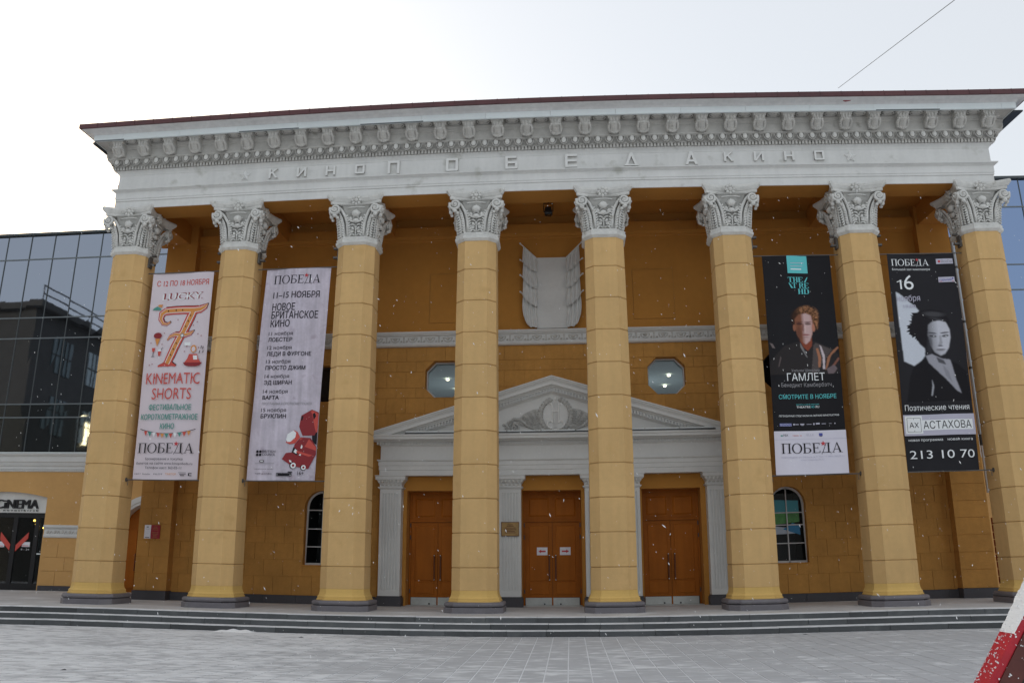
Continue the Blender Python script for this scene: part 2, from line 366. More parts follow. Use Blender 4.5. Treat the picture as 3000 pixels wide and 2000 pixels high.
def star_poly(cx, cz, r, k=.42, rot=0): return [(cx + (r if i % 2 == 0 else r * k) * math.sin(rot + PI * i / 5), cz + (r if i % 2 == 0 else r * k) * math.cos(rot + PI * i / 5)) for i in range(10)]

# ================================================================== SETTING
g = MB().box(-300, 300, -300, 300, -3, -.382).build('ground', 'ground', kind='structure')
sq = MB().box(-45, 45, -70, -1.88, -.381, -.377).build('square_bed', 'ground', kind='structure')
tp = .330
tm = MB(); w_ = tp / 2 - .010; c_ = .004
tm.loft([[(-w_, -w_, -.004), (w_, -w_, -.004), (w_, w_, -.004), (-w_, w_, -.004)], [(-w_, -w_, .001), (w_, -w_, .001), (w_, w_, .001), (-w_, w_, .001)], [(-w_ + c_, -w_ + c_, .004), (w_ - c_, -w_ + c_, .004), (w_ - c_, w_ - c_, .004), (-w_ + c_, w_ - c_, .004)]])
tile_me = tm.mesh('tile', 'tile')
square = thing('x', (0, 0, 0), '', ''); bpy.data.objects.remove(square)
cells = []
for i in range(-60, 60):
    for j in range(0, 48):
        x = .53 - tp / 2 + i * tp; y = -1.88 - tp / 2 - j * tp
        cells.append((math.hypot(x - .58, y + 20.1) + (100 if y < -9.2 or abs(x + .2) > 6.9 + (y + 9) * .6 else 0), x, y))
cells.sort()
for d, x, y in cells[:300]:
    o = put(tile_me, 'paving_tile', (x, y, -.3735 + random.uniform(-.0012, .0012)), sq); o.rotation_euler = (R(random.uniform(-.25, .25)), R(random.uniform(-.25, .25)), 0)
rest = MB()
for d, x, y in cells[300:]:
    if abs(x) > 19: continue
    dz = random.uniform(-.0015, .0015)
    rest.add([(p[0] + x, p[1] + y, p[2] - .3735 + dz) for p in tm.v], tm.f[:-2] + tm.f[-1:])
rest.build('paving', 'tile', sq, kind='stuff')

# steps: three rows of granite slabs, each slab its own piece
steps = MB().box(-26, 26, -.9, 8, -.37, -.006).build('steps', 'riser', kind='structure')
rowsY = [(-1.86, -1.46, -.37, -.247), (-1.54, -1.16, -.247 + .001, -.124), (-1.22, -.86, -.124 + .001, 0.0)]
for y0, y1, z0, z1 in rowsY:
    x = -22.0
    while x < 22:
        w = random.choice([.9, 1.15, 1.3, 1.5, 1.0]) + random.uniform(-.1, .1)
        dy = random.uniform(-.004, .004); dz = random.uniform(-.003, .002)
        b = MB(); a0, a1 = x + .004, x + w - .004
        b.loft([[(a0, y0 + dy, z0), (a1, y0 + dy, z0), (a1, y1, z0), (a0, y1, z0)], [(a0, y0 + dy, z1 + dz - .012), (a1, y0 + dy, z1 + dz - .012), (a1, y1, z1 + dz - .012), (a0, y1, z1 + dz - .012)],
                [(a0, y0 + dy + .012, z1 + dz), (a1, y0 + dy + .012, z1 + dz), (a1, y1, z1 + dz), (a0, y1, z1 + dz)]])
        b.m = [0] * len(b.m); b.m[-1] = 1
        for q in (4, 5, 6, 7): b.m[q] = 1
        b.build('step_slab', ['riser', 'tread'], steps); x += w
porch = MB().box(-26, 26, -.86, 7.0, -.02, -.001).build('porch_floor', 'porch', kind='structure')

# ================================================================== THEATRE
TH = thing('theatre_building', (0, 3.3, 0), 'yellow classical theatre with eight octagonal columns under a white lettered entablature', 'building')
CX = [-11.837, -8.499, -5.08, -1.766, 1.64, 5.074, 8.515, 11.954]; CY = .784
def cm(b, s=.98): return b.xf(lambda x, y, z: (x * s, y * s, Zm(z, .25)))

# ---- columns
def octa(h, c, z): return [(-h + c, -h, z), (h - c, -h, z), (h, -h + c, z), (h, h - c, z), (h - c, h, z), (-h + c, h, z), (-h, h - c, z), (-h, -h + c, z)]
def hz(z): return .575 - .05 * (max(z, 0) / 9.76) ** 1.35
def cz_(h): return h * .42
zs = [.54] + [1.12 + .8683 * k for k in range(10)] + [9.765]
drums = []
for i in range(len(zs) - 1):
    a, b = zs[i], zs[i + 1]; r = []
    for z, ins in ((a + .006, .016), (a + .020, 0), (b - .020, 0), (b - .006, .016)):
        h = hz(z) - ins; r.append(octa(h, cz_(hz(z)), z))
    drums.append((Zm((a + b) / 2, .25), cm(MB().loft(r)).xf(lambda x, y, z, m=Zm((a + b) / 2, .25): (x, y, z - m)).mesh('drum', 'column')))
core_me = cm(MB().loft([octa(hz(z) - .014, cz_(hz(z)), z) for z in (.5, 3, 6, 9.77)])).mesh('shaft', 'joint')
fp = [(.655, .262), (.655, .30), (.635, .31), (.635, .36), (.605, .40), (.588, .46), (.578, .555)]
foot_me = cm(MB().loft([octa(h, h * .42, z) for h, z in fp]), .965).mesh('foot_moulding', 'apophyge')
tor = [(.70, .138)] + [(.72 + .062 * math.cos(a), .205 + .062 * math.sin(a)) for a in [R(-80 + 20 * i) for i in range(9)]] + [(.69, .270)]
tor_me = cm(MB().loft([octa(h, h * .36, z) for h, z in tor]), .925).mesh('torus', 'granite'); tor_me.polygons.foreach_set('use_smooth', [False] * len(tor_me.polygons))
pl_me = cm(MB().loft([octa(.78, .25, -.002), octa(.78, .25, .125), octa(.77, .245, .137)]), .925).mesh('plinth', 'granite')
nk = [(.535, 9.74), (.56, 9.765), (.595, 9.80), (.60, 9.87), (.575, 9.895), (.585, 9.92), (.59, 9.95), (.56, 9.975), (.52, 9.985)]
nk_me = cm(MB().loft([octa(h, h * .42, z) for h, z in nk])).mesh('neck_ring', 'white_cap')
def octmix(h, z): return octa(h, h * .40, z)
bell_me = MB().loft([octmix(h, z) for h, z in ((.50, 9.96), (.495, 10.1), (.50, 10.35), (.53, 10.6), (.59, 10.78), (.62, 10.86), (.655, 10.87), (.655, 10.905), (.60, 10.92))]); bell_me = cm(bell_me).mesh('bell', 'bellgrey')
# abacus with hollow sides
def abring(s, z):
    pts = []
    for k in range(4):
        a = k * PI / 2
        for i in range(13):
            t = -1 + 2 * i / 12; x = t * .755; y = -(.60 + .20 * t * t)
            if abs(t) == 1: y = -.80
            px, py = x * s, y * s
            pts.append((px * math.cos(a) - py * math.sin(a), px * math.sin(a) + py * math.cos(a), z))
    return pts
ab_me = MB().loft([abring(s, z) for s, z in ((.86, 10.90), (.90, 10.905), (.91, 10.985), (.945, 10.995), (.95, 11.01), (.965, 11.02), (.99, 11.05), (1.02, 11.08), (1.02, 11.135), (1.0, 11.152))]); ab_me = cm(ab_me).mesh('abacus', 'white_cap')
# carving of one face (facing -y at distance .5)
def spiral(cx, cz, r, turns, sgn, y, a0, n=26): return [(cx + sgn * r * (1 - .85 * i / n) * math.cos(a0 + 2 * PI * turns * i / n), y - .03 * i / n, cz + r * (1 - .85 * i / n) * math.sin(a0 + 2 * PI * turns * i / n)) for i in range(n + 1)]
def carving():
    b = MB()
    for s in (-1, 1):
        st = [(s * .21, -.50, 10.0), (s * .23, -.53, 10.18), (s * .25, -.55, 10.38), (s * .30, -.58, 10.55), (s * .38, -.63, 10.70), (s * .47, -.68, 10.80)]
        b.tube(st, [.035, .04, .042, .042, .04, .035], 6)
        b.tube([(x + s * .10, y, z - .02) for x, y, z in st[:5]], .026, 5)
        b.tube([(x + s * .19, y + .03, z - .04) for x, y, z in st[:5]], .03, 5)
        for i in range(9):
            t = i / 8; z = 10.02 + .55 * t; x = s * (.20 + .07 * t + .10 * max(0, t - .6)); b.ell((x - s * .045, -.535 - .06 * t, z), (.060, .035, .026), 6, 4, rot=s * -.7)
            b.ell((x + s * .14, -.53 - .055 * t, z), (.062, .035, .026), 6, 4, rot=s * .8)
            b.ell((x + s * .235, -.50 - .05 * t, z - .02), (.055, .03, .024), 6, 4, rot=-s * .7)
        b.ell((s * .58, -.70, 10.56), (.075, .06, .055), 7, 5, rot=s * .5)
        b.ell((s * .50, -.68, 10.50), (.05, .05, .045), 6, 4)
        b.tube(spiral(s * .105, 10.13, .075, 1.4, s, -.53, -PI / 2, 16), .022, 5); b.ell((s * .105, -.54, 10.13), (.03, .04, .03), 6, 4)
        b.tube([(s * .03, -.52, 10.01), (s * .06, -.53, 10.05), (s * .11, -.53, 10.055)], .02, 5)
        b.tube([(s * .02, -.53, 10.30), (s * .08, -.55, 10.34), (s * .13, -.55, 10.33)], .024, 5)
    b.tube([(.22 * math.cos(a), -.56 - .015 * math.sin(a) ** 2, 10.55 + .15 * math.sin(a)) for a in [PI + PI * i / 10 for i in range(11)]], .028, 6)
    b.tube([(.16 * math.cos(a), -.57, 10.52 + .12 * math.sin(a)) for a in [PI + PI * i / 10 for i in range(11)]], .018, 5)
    b.prism(star_poly(0, 10.62, .165), -.59, -.56); b.ell((0, -.60, 10.64), (.12, .09, .10), 12, 8); b.ell((0, -.58, 10.44), (.10, .06, .07), 8, 5)
    for s in (-1, 1): b.ell((s * .14, -.575, 10.50), (.07, .04, .04), 6, 4, rot=s * .9); b.ell((s * .07, -.575, 10.20), (.05, .04, .03), 6, 4, rot=s * .6)
    b.prism([(-.07, 10.42), (0, 10.36), (.07, 10.42), (0, 10.48)], -.58, -.54)
    for x in (-.09, 0, .09): b.ell((x, -.545, 10.255 - abs(x) * .2), (.04, .035, .035), 6, 4)
    b.tube([(0, -.52, 10.0), (0, -.54, 10.22)], .022, 5)
    b.tube([(.26 * t, -.61 - .0 * t, 10.80 + .03 * (1 - t * t)) for t in [-1 + .25 * i for i in range(9)]], .022, 5)
    return b
def volute():
    b = MB(); b.tube(spiral(0, 0, .155, 1.75, 1, 0, PI * .9, 30), [.036] * 20 + [.03] * 11, 6)
    b.ell((0, -.03, 0), (.045, .05, .045), 8, 5); b.ell((0, .05, 0), (.145, .06, .145), 10, 5); return b
carv_me = cm(carving()).mesh('carving', 'white_cap'); carv_me.polygons.foreach_set('use_smooth', [True] * len(carv_me.polygons))
vol_me = volute().xf(lambda x, y, z: (x * .98, y * .98, z * .985)).mesh('volute', 'white_cap'); vol_me.polygons.foreach_set('use_smooth', [True] * len(vol_me.polygons))
vol2_me = MB(); vv = volute(); vol2_me.add([(-x, y, z) for x, y, z in vv.v], [tuple(reversed(f)) for f in vv.f]); vol2_me = vol2_me.xf(lambda x, y, z: (x * .98, y * .98, z * .985)).mesh('volute', 'white_cap'); vol2_me.polygons.foreach_set('use_smooth', [True] * len(vol2_me.polygons))
rb = MB(); rb.ell((0, 0, 0), (.055, .07, .055), 8, 5)
for k in range(8): rb.ell((.095 * math.cos(k * PI / 4), 0, .095 * math.sin(k * PI / 4)), (.052, .05, .036), 6, 4, rot=k * PI / 4)
rb.xf(lambda x, y, z: (x * 1.15, y, z * 1.15)); ros_me = rb.mesh('rosette', 'white_cap')
for i, x in enumerate(CX):
    c = put(core_me, 'column', (x, CY, 0), TH)
    for z, me in drums: put(me, 'drum', (x, CY, z), c)
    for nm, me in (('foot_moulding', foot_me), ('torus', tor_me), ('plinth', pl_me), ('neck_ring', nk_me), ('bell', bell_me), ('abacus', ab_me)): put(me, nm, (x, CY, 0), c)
    for k in range(4):
        a = k * PI / 2; ca, sa = math.cos(a), math.sin(a)
        put(carv_me, 'carving', (x, CY, 0), c, rotz=a)
        for s in (-1, 1):
            lx, ly, lz = s * .563, -.70, Zm(10.74, .25)
            put(vol_me if s < 0 else vol2_me, 'volute', (x + lx * ca - ly * sa, CY + lx * sa + ly * ca, lz), c, rotz=a)
        lx, ly = 0, -.622
        put(ros_me, 'rosette', (x - ly * sa, CY + ly * ca, Zm(11.02, .25)), c, rotz=a)

# ---- entablature
RMON, SX, TX = True, .992, .03
EX = 12.5; YF = .25; YB = 8.0
e = MB()
sweep_u(e, [(-.6, 11.155), (0, 11.155), (0, 11.36), (-.008, 11.365), (-.008, 11.38), (.02, 11.39), (.02, 11.435), (.012, 11.44), (.03, 11.455), (.03, 11.655), (.045, 11.66), (.045, 11.673), (.06, 11.678), (.075, 11.69), (.11, 11.708), (.115, 11.71), (.13, 11.713), (.13, 11.742), (.0, 11.75),
              (0, 12.19), (.012, 12.20), (.02, 12.235), (.045, 12.275), (.085, 12.305), (.095, 12.31), (.095, 12.325)], -EX, EX, YF, YB)
entab = e.build('entablature', 'white', TH)
e = MB()
sweep_u(e, [(.095, 12.326), (.085, 12.33), (.085, 12.425), (.16, 12.43), (.16, 12.445), (.13, 12.45), (.15, 12.52), (.19, 12.60), (.25, 12.64), (.26, 12.645), (.26, 12.67), (.215, 12.675), (.215, 12.93), (.235, 12.94), (.25, 12.99), (.30, 13.03), (.31, 13.04), (.31, 13.10), (.60, 13.102)], -EX, EX, YF, YB)
cor = e.build('cornice', 'dirty', TH)
# light metal fascia in sheets, cyma, roof edge
fx = [-13.12] + [-12.2 + 1.78 * i for i in range(15)]; fx = [q for q in fx if q < 13.0] + [13.12]
fas = MB(); sweep_u(fas, [(.56, 13.096), (.618, 13.096), (.618, 13.12)], -EX, EX, YF, YB); fas = fas.build('fascia', 'strip', TH)
for a, b in zip(fx[:-1], fx[1:]):
    dz = random.uniform(-.003, .003)
    MB().box(a + .003, b - .003, YF - .632, YF - .60, 13.115 + dz, 13.275 + dz).build('fascia_sheet', 'strip', fas)
    MB().box(a + .05, b + .05 if b < 13 else b, YF - .640, YF - .61, 13.088 + dz, 13.108 + dz).build('drip_strip', 'mullion_h' if random.random() < .15 else 'strip', fas)
MB().box(-EX - .665, -EX - .60, YF - .58, YB, 13.03, 13.09).build('side_gutter', 'frame', fas); MB().box(EX + .60, EX + .86, YF - .50, YB, 13.06, 13.10).build('side_gutter', 'frame', fas)
for s in (-1, 1): MB().box(*sorted((s * (EX + .60), s * (EX + .632))), YF - .6, YB, 13.115, 13.275).build('fascia_sheet', 'strip', fas)
cy = MB(); sweep_u(cy, [(.60, 13.272), (.65, 13.276), (.655, 13.30), (.67, 13.302), (.67, 13.315), (.69, 13.325), (.73, 13.335), (.80, 13.34), (.86, 13.355), (.885, 13.365), (.895, 13.37), (.90, 13.373)], -EX, EX, YF, YB); cy = cy.build('crown_moulding', 'cyma', TH)
rf = MB(); sweep_u(rf, [(.86, 13.371), (.935, 13.374), (.95, 13.51), (.6, 13.53)], -EX, EX, YF, YB)
rf.add([(-EX - .6, YF - .6, 13.53), (EX + .6, YF - .6, 13.53), (EX + .6, YB, 14.3), (-EX - .6, YB, 14.3)], [(0, 1, 2, 3)])
rf = rf.build('roof', 'red_roof', TH)
x = -13.44
while x < 13.4:
    w = .585
    b = MB(); b.box(x, x + w - .01, YF - .956, YF - .93, 13.374 + random.uniform(-.006, .002), 13.513)
    b.add([(x + w - .05, YF - .958, 13.500), (x + w - .005, YF - .958, 13.500), (x + w - .005, YF - .958, 13.528), (x + w - .05, YF - .90, 13.500), (x + w - .005, YF - .90, 13.500), (x + w - .005, YF - .60, 13.545)], [(0, 1, 2), (3, 5, 4), (0, 2, 5, 3), (1, 4, 5, 2)])
    b.build('roof_sheet', 'red_roof', rf); x += w
h = MB(); h.prism([(8.12, 13.415), (8.64, 13.415), (8.60, 13.37), (8.50, 13.335), (8.36, 13.325), (8.22, 13.345), (8.14, 13.38)], -.66, -.50)
h.xf(lambda x, y, z: (x, y + (13.415 - z) * 1.9, z)); h.build('drain_hole', 'pdred', cy, label='dark red half round patch under the roof edge')
MB().box(8.16, 8.60, -.672, -.66, 13.395, 13.412).build('hole_lip', 'black', cy)

# dentils, eggs, modillions, soffit coffers
d = MB(); k = 0; x = -EX - .12
while x < EX + .10: d.box(x, x + .058, YF - .152, YF - .085, 12.332, 12.424); x += .0935
y = YF - .1
while y < 7:
    for s in (-1, 1): d.box(*sorted((s * (EX + .085), s * (EX + .152))), y, y + .058, 12.332, 12.424)
    y += .0935
d.build('dentils', 'dirty', cor, kind='stuff')
eg = MB(); eg.ell((0, -.035, 0), (.070, .055, .092), 10, 7)
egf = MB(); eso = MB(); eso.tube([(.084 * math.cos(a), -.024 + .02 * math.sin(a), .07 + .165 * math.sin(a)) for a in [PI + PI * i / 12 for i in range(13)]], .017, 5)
egf.tube([(.112 * math.cos(a) * (1 if math.sin(a) > -.2 else 1), -.02 + .05 * math.sin(a) * .4, .075 + .0 + .192 * (math.sin(a))) for a in [PI + PI * i / 12 for i in range(13)]], .014, 5)
egf.prism([(.150, .07), (.162, .07), (.156, -.08)], -.045, 0); egf.tube([(.125, .0, .08), (.128, -.01, -.06)], .008, 4); egf.tube([(.187, .0, .08), (.184, -.01, -.06)], .008, 4)
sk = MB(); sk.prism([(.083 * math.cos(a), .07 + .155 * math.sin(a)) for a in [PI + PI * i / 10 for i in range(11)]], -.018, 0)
ez = MB(); ez.add(eg.v, eg.f, 0); ez.add(egf.v, egf.f, 1); ez.add(sk.v, sk.f, 2); ez.add(eso.v, eso.f, 2)  # darker rim and plate around each egg
egg_me = ez.mesh('egg', ['white_cap', 'dirty', 'recessdark']); egg_me.polygons.foreach_set('use_smooth', [True] * len(egg_me.polygons))
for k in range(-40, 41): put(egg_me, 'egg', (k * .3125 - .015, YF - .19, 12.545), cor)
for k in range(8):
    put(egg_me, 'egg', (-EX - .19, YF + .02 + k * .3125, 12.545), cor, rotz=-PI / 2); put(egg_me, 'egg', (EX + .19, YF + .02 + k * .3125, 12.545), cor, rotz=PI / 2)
md = MB()
def modprof(w, pts): md.loft([[(-w, -dd, z) for dd, z in pts], [(w, -dd, z) for dd, z in pts]])
modprof(.165, [(0, 13.098), (.34, 13.098), (.34, 13.05), (.325, 13.04), (.325, 13.01), (0, 13.01)])
modprof(.135, [(0, 13.01), (.315, 13.01), (.325, 12.95), (.30, 12.90), (.24, 12.87), (.20, 12.80), (.17, 12.73), (.10, 12.69), (0, 12.70)])
for s in (-1, 0, 1): md.tube([(s * .085, -.31, 13.03), (s * .085, -.335, 13.0), (s * .085, -.33, 12.95), (s * .06, -.30, 12.90)], .028, 5)
for s in (-1, 1): md.tube([(s * .12, -.29 + .035 * math.cos(a), 12.945 + .04 * math.sin(a)) for a in [i * .7 for i in range(9)]], .014, 4)
for i in range(6):
    t = i / 5; yy = -.29 + .16 * t; zz = 12.89 - .16 * t
    for s in (-1, 1): md.ell((s * (.12 + .025 * math.sin(PI * t)), yy, zz - .01), (.05, .04, .036), 6, 4, rot=s * .6)
    md.ell((0, yy - .03, zz - .022), (.075, .05, .05), 7, 4)
    for s in (-1, 1): md.ell((s * .065, yy - .012, zz - .02), (.05, .035, .028), 6, 4, rot=s * .8)
for i in range(5): a = PI * (1.1 + .2 * i); md.ell((.085 * math.cos(a), -.15, 12.71 + .05 * math.sin(a)), (.04, .045, .045), 6, 4)
md.xf(lambda x, y, z: (x, y, Zm(z, 0)))
mod_me = md.mesh('modillion', 'dirty')
for k in range(16):
    for s in (-1, 1): put(mod_me, 'modillion', (s * (.4 + .8 * k), YF - .215, 0), cor)
for k in range(4):
    put(mod_me, 'modillion', (-EX - .215, YF + .15 + .8 * k, 0), cor, rotz=-PI / 2); put(mod_me, 'modillion', (EX + .215, YF + .15 + .8 * k, 0), cor, rotz=PI / 2)
cf = MB(); cf.ell((0, 0, 0), (.13, .075, .03), 10, 4)
for k in range(6): a = k * PI / 3; cf.ell((.075 * math.cos(a), .05 * math.sin(a), -.012), (.045, .03, .02), 6, 4)
cf.tube([(.165 * math.cos(a), .108 * math.sin(a), -.008) for a in [2 * PI * i / 14 for i in range(15)]], .017, 4)
cf.box(-.20, .20, -.13, .13, .0, .004, 1)  # dark plate, the shade of the coffer recess painted as colour
cof_me = cf.mesh('coffer_rosette', ['dirty', 'recessdark'])
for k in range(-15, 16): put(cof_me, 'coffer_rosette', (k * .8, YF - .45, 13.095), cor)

# entablature letters: thick strokes extruded
def strokes(ch):
    t = .21
    B = lambda a, b, c, d: [(a, c), (b, c), (b, d), (a, d)]
    return {'П': [B(0, t, 0, 1), B(1 - t, 1, 0, 1), B(t, 1 - t, .83, 1)],
            'О': [B(0, t, .07, .93), B(1 - t, 1, .07, .93), [(.07, 0), (.93, 0), (1, .07), (1, .17), (0, .17), (0, .07)], [(0, .83), (1, .83), (1, .93), (.93, 1), (.07, 1), (0, .93)]],
            'Б': [B(0, t, 0, 1), B(t, .92, .84, 1), B(t, .95, 0, .16), B(t, .95, .42, .58), [(.79, .16), (.95, 0), (1, .08), (1, .5), (.95, .58), (.79, .42)]],
            'Е': [B(0, t, 0, 1), B(t, .98, .84, 1), B(t, .98, 0, .16), B(t, .94, .42, .58)],
            'Д': [[(.02, .10), (.24, .10), (.56, .86), (.50, 1), (.40, 1)], [(.98, .10), (.60, 1), (.50, 1), (.46, .86), (.76, .10)], B(-.06, 1.06, 0, .10)],
            'А': [[(0, 0), (.22, 0), (.55, .86), (.50, 1), (.39, 1)], [(1, 0), (.61, 1), (.50, 1), (.46, .86), (.78, 0)], B(.24, .76, .2, .36)],
            'К': [B(.05, .05 + t, 0, 1), [(.26, .42), (.42, .56), (.98, 1), (.74, 1), (.26, .62)], [(.36, .58), (.52, .66), (1, 0), (.76, 0)]],
            'И': [B(0, t, 0, 1), B(1 - t, 1, 0, 1), [(t, .0), (t, .26), (1 - t, 1), (1 - t, .74)]],
            'Н': [B(0, t, 0, 1), B(1 - t, 1, 0, 1), B(t, 1 - t, .40, .58)]}[ch]
def letter(ch, cx, cz, w, hh):
    b = MB()
    for k, poly in enumerate(strokes(ch)): b.prism([(cx - w / 2 + p[0] * w, cz - hh / 2 + p[1] * hh) for p in poly], YF - .07 - .0006 * k, YF + .005)
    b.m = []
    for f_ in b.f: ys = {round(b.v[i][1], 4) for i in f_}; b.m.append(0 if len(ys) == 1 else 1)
    b.build('letter', ['lettwhite', 'dirty'], entab, recalc=True)  # lighter faces, darker sides: edge dirt and shading put into the colour
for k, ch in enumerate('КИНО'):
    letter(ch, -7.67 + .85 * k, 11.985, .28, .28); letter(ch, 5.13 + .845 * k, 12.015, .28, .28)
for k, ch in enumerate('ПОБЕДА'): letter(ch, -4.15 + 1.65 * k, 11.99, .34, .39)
for sx in (-8.53, 8.54):
    p = star_poly(sx, 11.98, .175, .45); b = MB(); n = 10
    b.add([(a, YF - .035, z) for a, z in p] + [(a, YF + .01, z) for a, z in p] + [(sx, YF - .10, 11.98)], [(i, (i + 1) % n, 2 * n) for i in range(n)] + [(i, i + n, (i + 1) % n + n, (i + 1) % n) for i in range(n)])
    b.build('star', 'lettwhite', entab, recalc=True)

SX, TX = .995, .02
# soffit beam (underside behind the white architrave), cross beams and ceiling
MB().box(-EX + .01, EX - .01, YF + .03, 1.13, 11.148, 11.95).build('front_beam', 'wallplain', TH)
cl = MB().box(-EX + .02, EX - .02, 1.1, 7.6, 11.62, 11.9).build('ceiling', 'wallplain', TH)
SX, TX = 1.0, 0.0
for i, x in enumerate(CX):
    w = .46 if 0 < i < 7 else .55
    MB().box(x - w, x + w, 1.13, 3.31, 11.0, 11.63).build('cross_beam', 'wallplain', TH)
SX, TX = .995, .045
mo = MB(); sweep_u(mo, [(.0, 10.86), (.05, 10.89), (.05, 10.94), (.12, 11.0), (.12, 11.3), (0, 11.3)], -11.2, 11.4, 3.30, 3.5); mo.build('wall_moulding', 'wallplain', TH)

SX, TX = .991, .045
# ---- main wall with openings
def oct_hole(cx, cz, r=.55, cut=.27):
    P = [(cx - r + cut, cz - r), (cx + r - cut, cz - r), (cx + r, cz - r + cut), (cx + r, cz + r - cut), (cx + r - cut, cz + r), (cx - r + cut, cz + r), (cx - r, cz + r - cut), (cx - r, cz - r + cut)]
    def zr(x):
        if not cx - r - 1e-6 <= x <= cx + r + 1e-6: return None
        d = max(0, cut - (r - abs(x - cx))) if abs(x - cx) > r - cut else 0
        return cz - r + d, cz + r - d
    xs_ = [cx - r, cx - r + cut, cx + r - cut, cx + r] + [cx + s_ * (r - cut * k / 14) for s_ in (-1, 1) for k in range(1, 14)]
    return dict(xs=sorted(xs_), zr=zr, poly=P)
def arch_hole(cx, hw, z0, zs_, n=14):
    def zr(x):
        if not cx - hw - 1e-6 <= x <= cx + hw + 1e-6: return None
        return z0, zs_ + math.sqrt(max(0, hw * hw - (x - cx) ** 2))
    xs = [cx + hw * math.cos(PI * i / n) for i in range(n + 1)]
    return dict(xs=xs, zr=zr, poly=[(cx - hw, z0), (cx + hw, z0)] + [(cx + hw * math.cos(PI * i / n), zs_ + hw * math.sin(PI * i / n)) for i in range(n + 1)])
def rect_hole(x0, x1, z0, z1): return dict(xs=[x0, x1], zr=lambda x: (z0, z1) if x0 - 1e-6 <= x <= x1 + 1e-6 else None, poly=[(x0, z0), (x1, z0), (x1, z1), (x0, z1)])
def slices(x0, x1, z0, z1, holes):
    xs = sorted({x0, x1} | {x for h in holes for x in h['xs'] if x0 < x < x1}); out = []
    for a, b in zip(xs[:-1], xs[1:]):
        if b - a < 1e-5: continue
        m = (a + b) / 2; cuts = []
        for h in holes:
            q = h['zr'](m)
            if q: e_ = 1e-5; cuts.append((h['zr'](a + e_), h['zr'](b - e_)))
        cuts.sort(key=lambda c: c[0][0]); la, lb = z0, z0
        for (ba, ta), (bb, tb) in cuts:
            ba, bb, ta, tb = [min(max(q, z0), z1) for q in (ba, bb, ta, tb)]
            if ba - la > 1e-4 or bb - lb > 1e-4: out.append((a, b, la, lb, ba, bb))
            la, lb = max(la, ta), max(lb, tb)
        if z1 - la > 1e-4 or z1 - lb > 1e-4: out.append((a, b, la, lb, z1, z1))
    return out
octs = [oct_hole(-3.10, 6.575), oct_hole(3.445, 6.56), oct_hole(-6.88, 6.48), oct_hole(6.83, 6.62)]
archs = [arch_hole(-6.66, .485, 1.12, 2.80), arch_hole(6.735, .50, 1.10, 2.76)]
doors = [(-4.11, -2.44), (-.80, .87), (2.59, 4.25)]
dh = [rect_hole(a, b, -.01, 3.285) for a, b in doors]
holes = octs + archs + dh
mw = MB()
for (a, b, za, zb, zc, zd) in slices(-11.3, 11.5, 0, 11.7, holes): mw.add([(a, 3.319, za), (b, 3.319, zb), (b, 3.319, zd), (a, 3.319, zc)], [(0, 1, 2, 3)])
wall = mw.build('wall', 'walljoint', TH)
mw = MB()
for (a, b, za, zb, zc, zd) in slices(-4.97, 5.07, 0, 5.0, dh): mw.add([(a, 3.305, za), (b, 3.305, zb), (b, 3.305, zd), (a, 3.305, zc)], [(0, 1, 2, 3)])
mw.build('portal_wall', 'wallplain', TH)
mw = MB(); panels = [(-3.585, -2.35), (2.55, 3.80), (-7.4, -6.15), (6.2, 7.45), (-10.6, -9.5), (9.6, 10.8)]
ph = [rect_hole(a, b, 8.265, 9.82) for a, b in panels]
for (a, b, za, zb, zc, zd) in slices(-11.3, 11.5, 7.56, 11.3, ph): mw.add([(a, 3.30, za), (b, 3.30, zb), (b, 3.30, zd), (a, 3.30, zc)], [(0, 1, 2, 3)])
uw = mw.build('upper_wall', 'wallplain', TH)
for a, b in panels: MB().box(a + .02, b - .02, 3.302, 3.34, 8.285, 9.80).build('wall_panel', 'wallplain', uw)
# reveals
for h in octs + archs + dh:
    P = h['poly']; n = len(P); deep = 3.82 if h in dh else 3.62
    b = MB().add([(x, 3.298, z) for x, z in P] + [(x, deep, z) for x, z in P], [(i, i + n, (i + 1) % n + n, (i + 1) % n) for i in range(n)])
    b.build('reveal', 'wallplain', wall)
# dark base course
for a, b in ((-11.3, -4.98), (5.08, 11.5)):
    x = a
    while x < b - .05: w = min(1.0, b - x); MB().box(x + .003, x + w - .003, 3.245, 3.33, -.002, .238).build('base_stone', 'basedark', wall); x += w
# plaster blocks
cz = [.24, .78, 1.26, 1.74, 2.22, 2.69, 3.17, 3.65, 4.13, 4.61, 5.09, 5.555, 6.01, 6.32, 6.80, 7.11, 7.545]
CAMP = (0.58, -20.127, 1.21)
def hidden(x, y, z):
    t = (CY - CAMP[1]) / (y - CAMP[1]); xx = CAMP[0] + (x - CAMP[0]) * t
    return any(abs(xx - c) < .42 for c in CX)
blocks = []
def block_mesh(x0, x1, z0, z1, yf, hs, b=None):
    b = b or MB(); gp = .005; sl = slices(x0 + gp, x1 - gp, z0 + gp, z1 - gp, hs)
    for i, (a, c, za, zb, zc, zd) in enumerate(sl):
        b.add([(a, yf, za), (c, yf, zb), (c, yf, zd), (a, yf, zc), (a, yf + .02, za), (c, yf + .02, zb), (c, yf + .02, zd), (a, yf + .02, zc)],
              [(0, 1, 2, 3), (0, 4, 5, 1), (3, 2, 6, 7)] + ([(0, 3, 7, 4)] if abs(a - x0 - gp) < 1e-4 else []) + ([(1, 5, 6, 2)] if abs(c - x1 + gp) < 1e-4 else []))
    return b
portal = rect_hole(-4.96, 5.06, 0, 4.62)
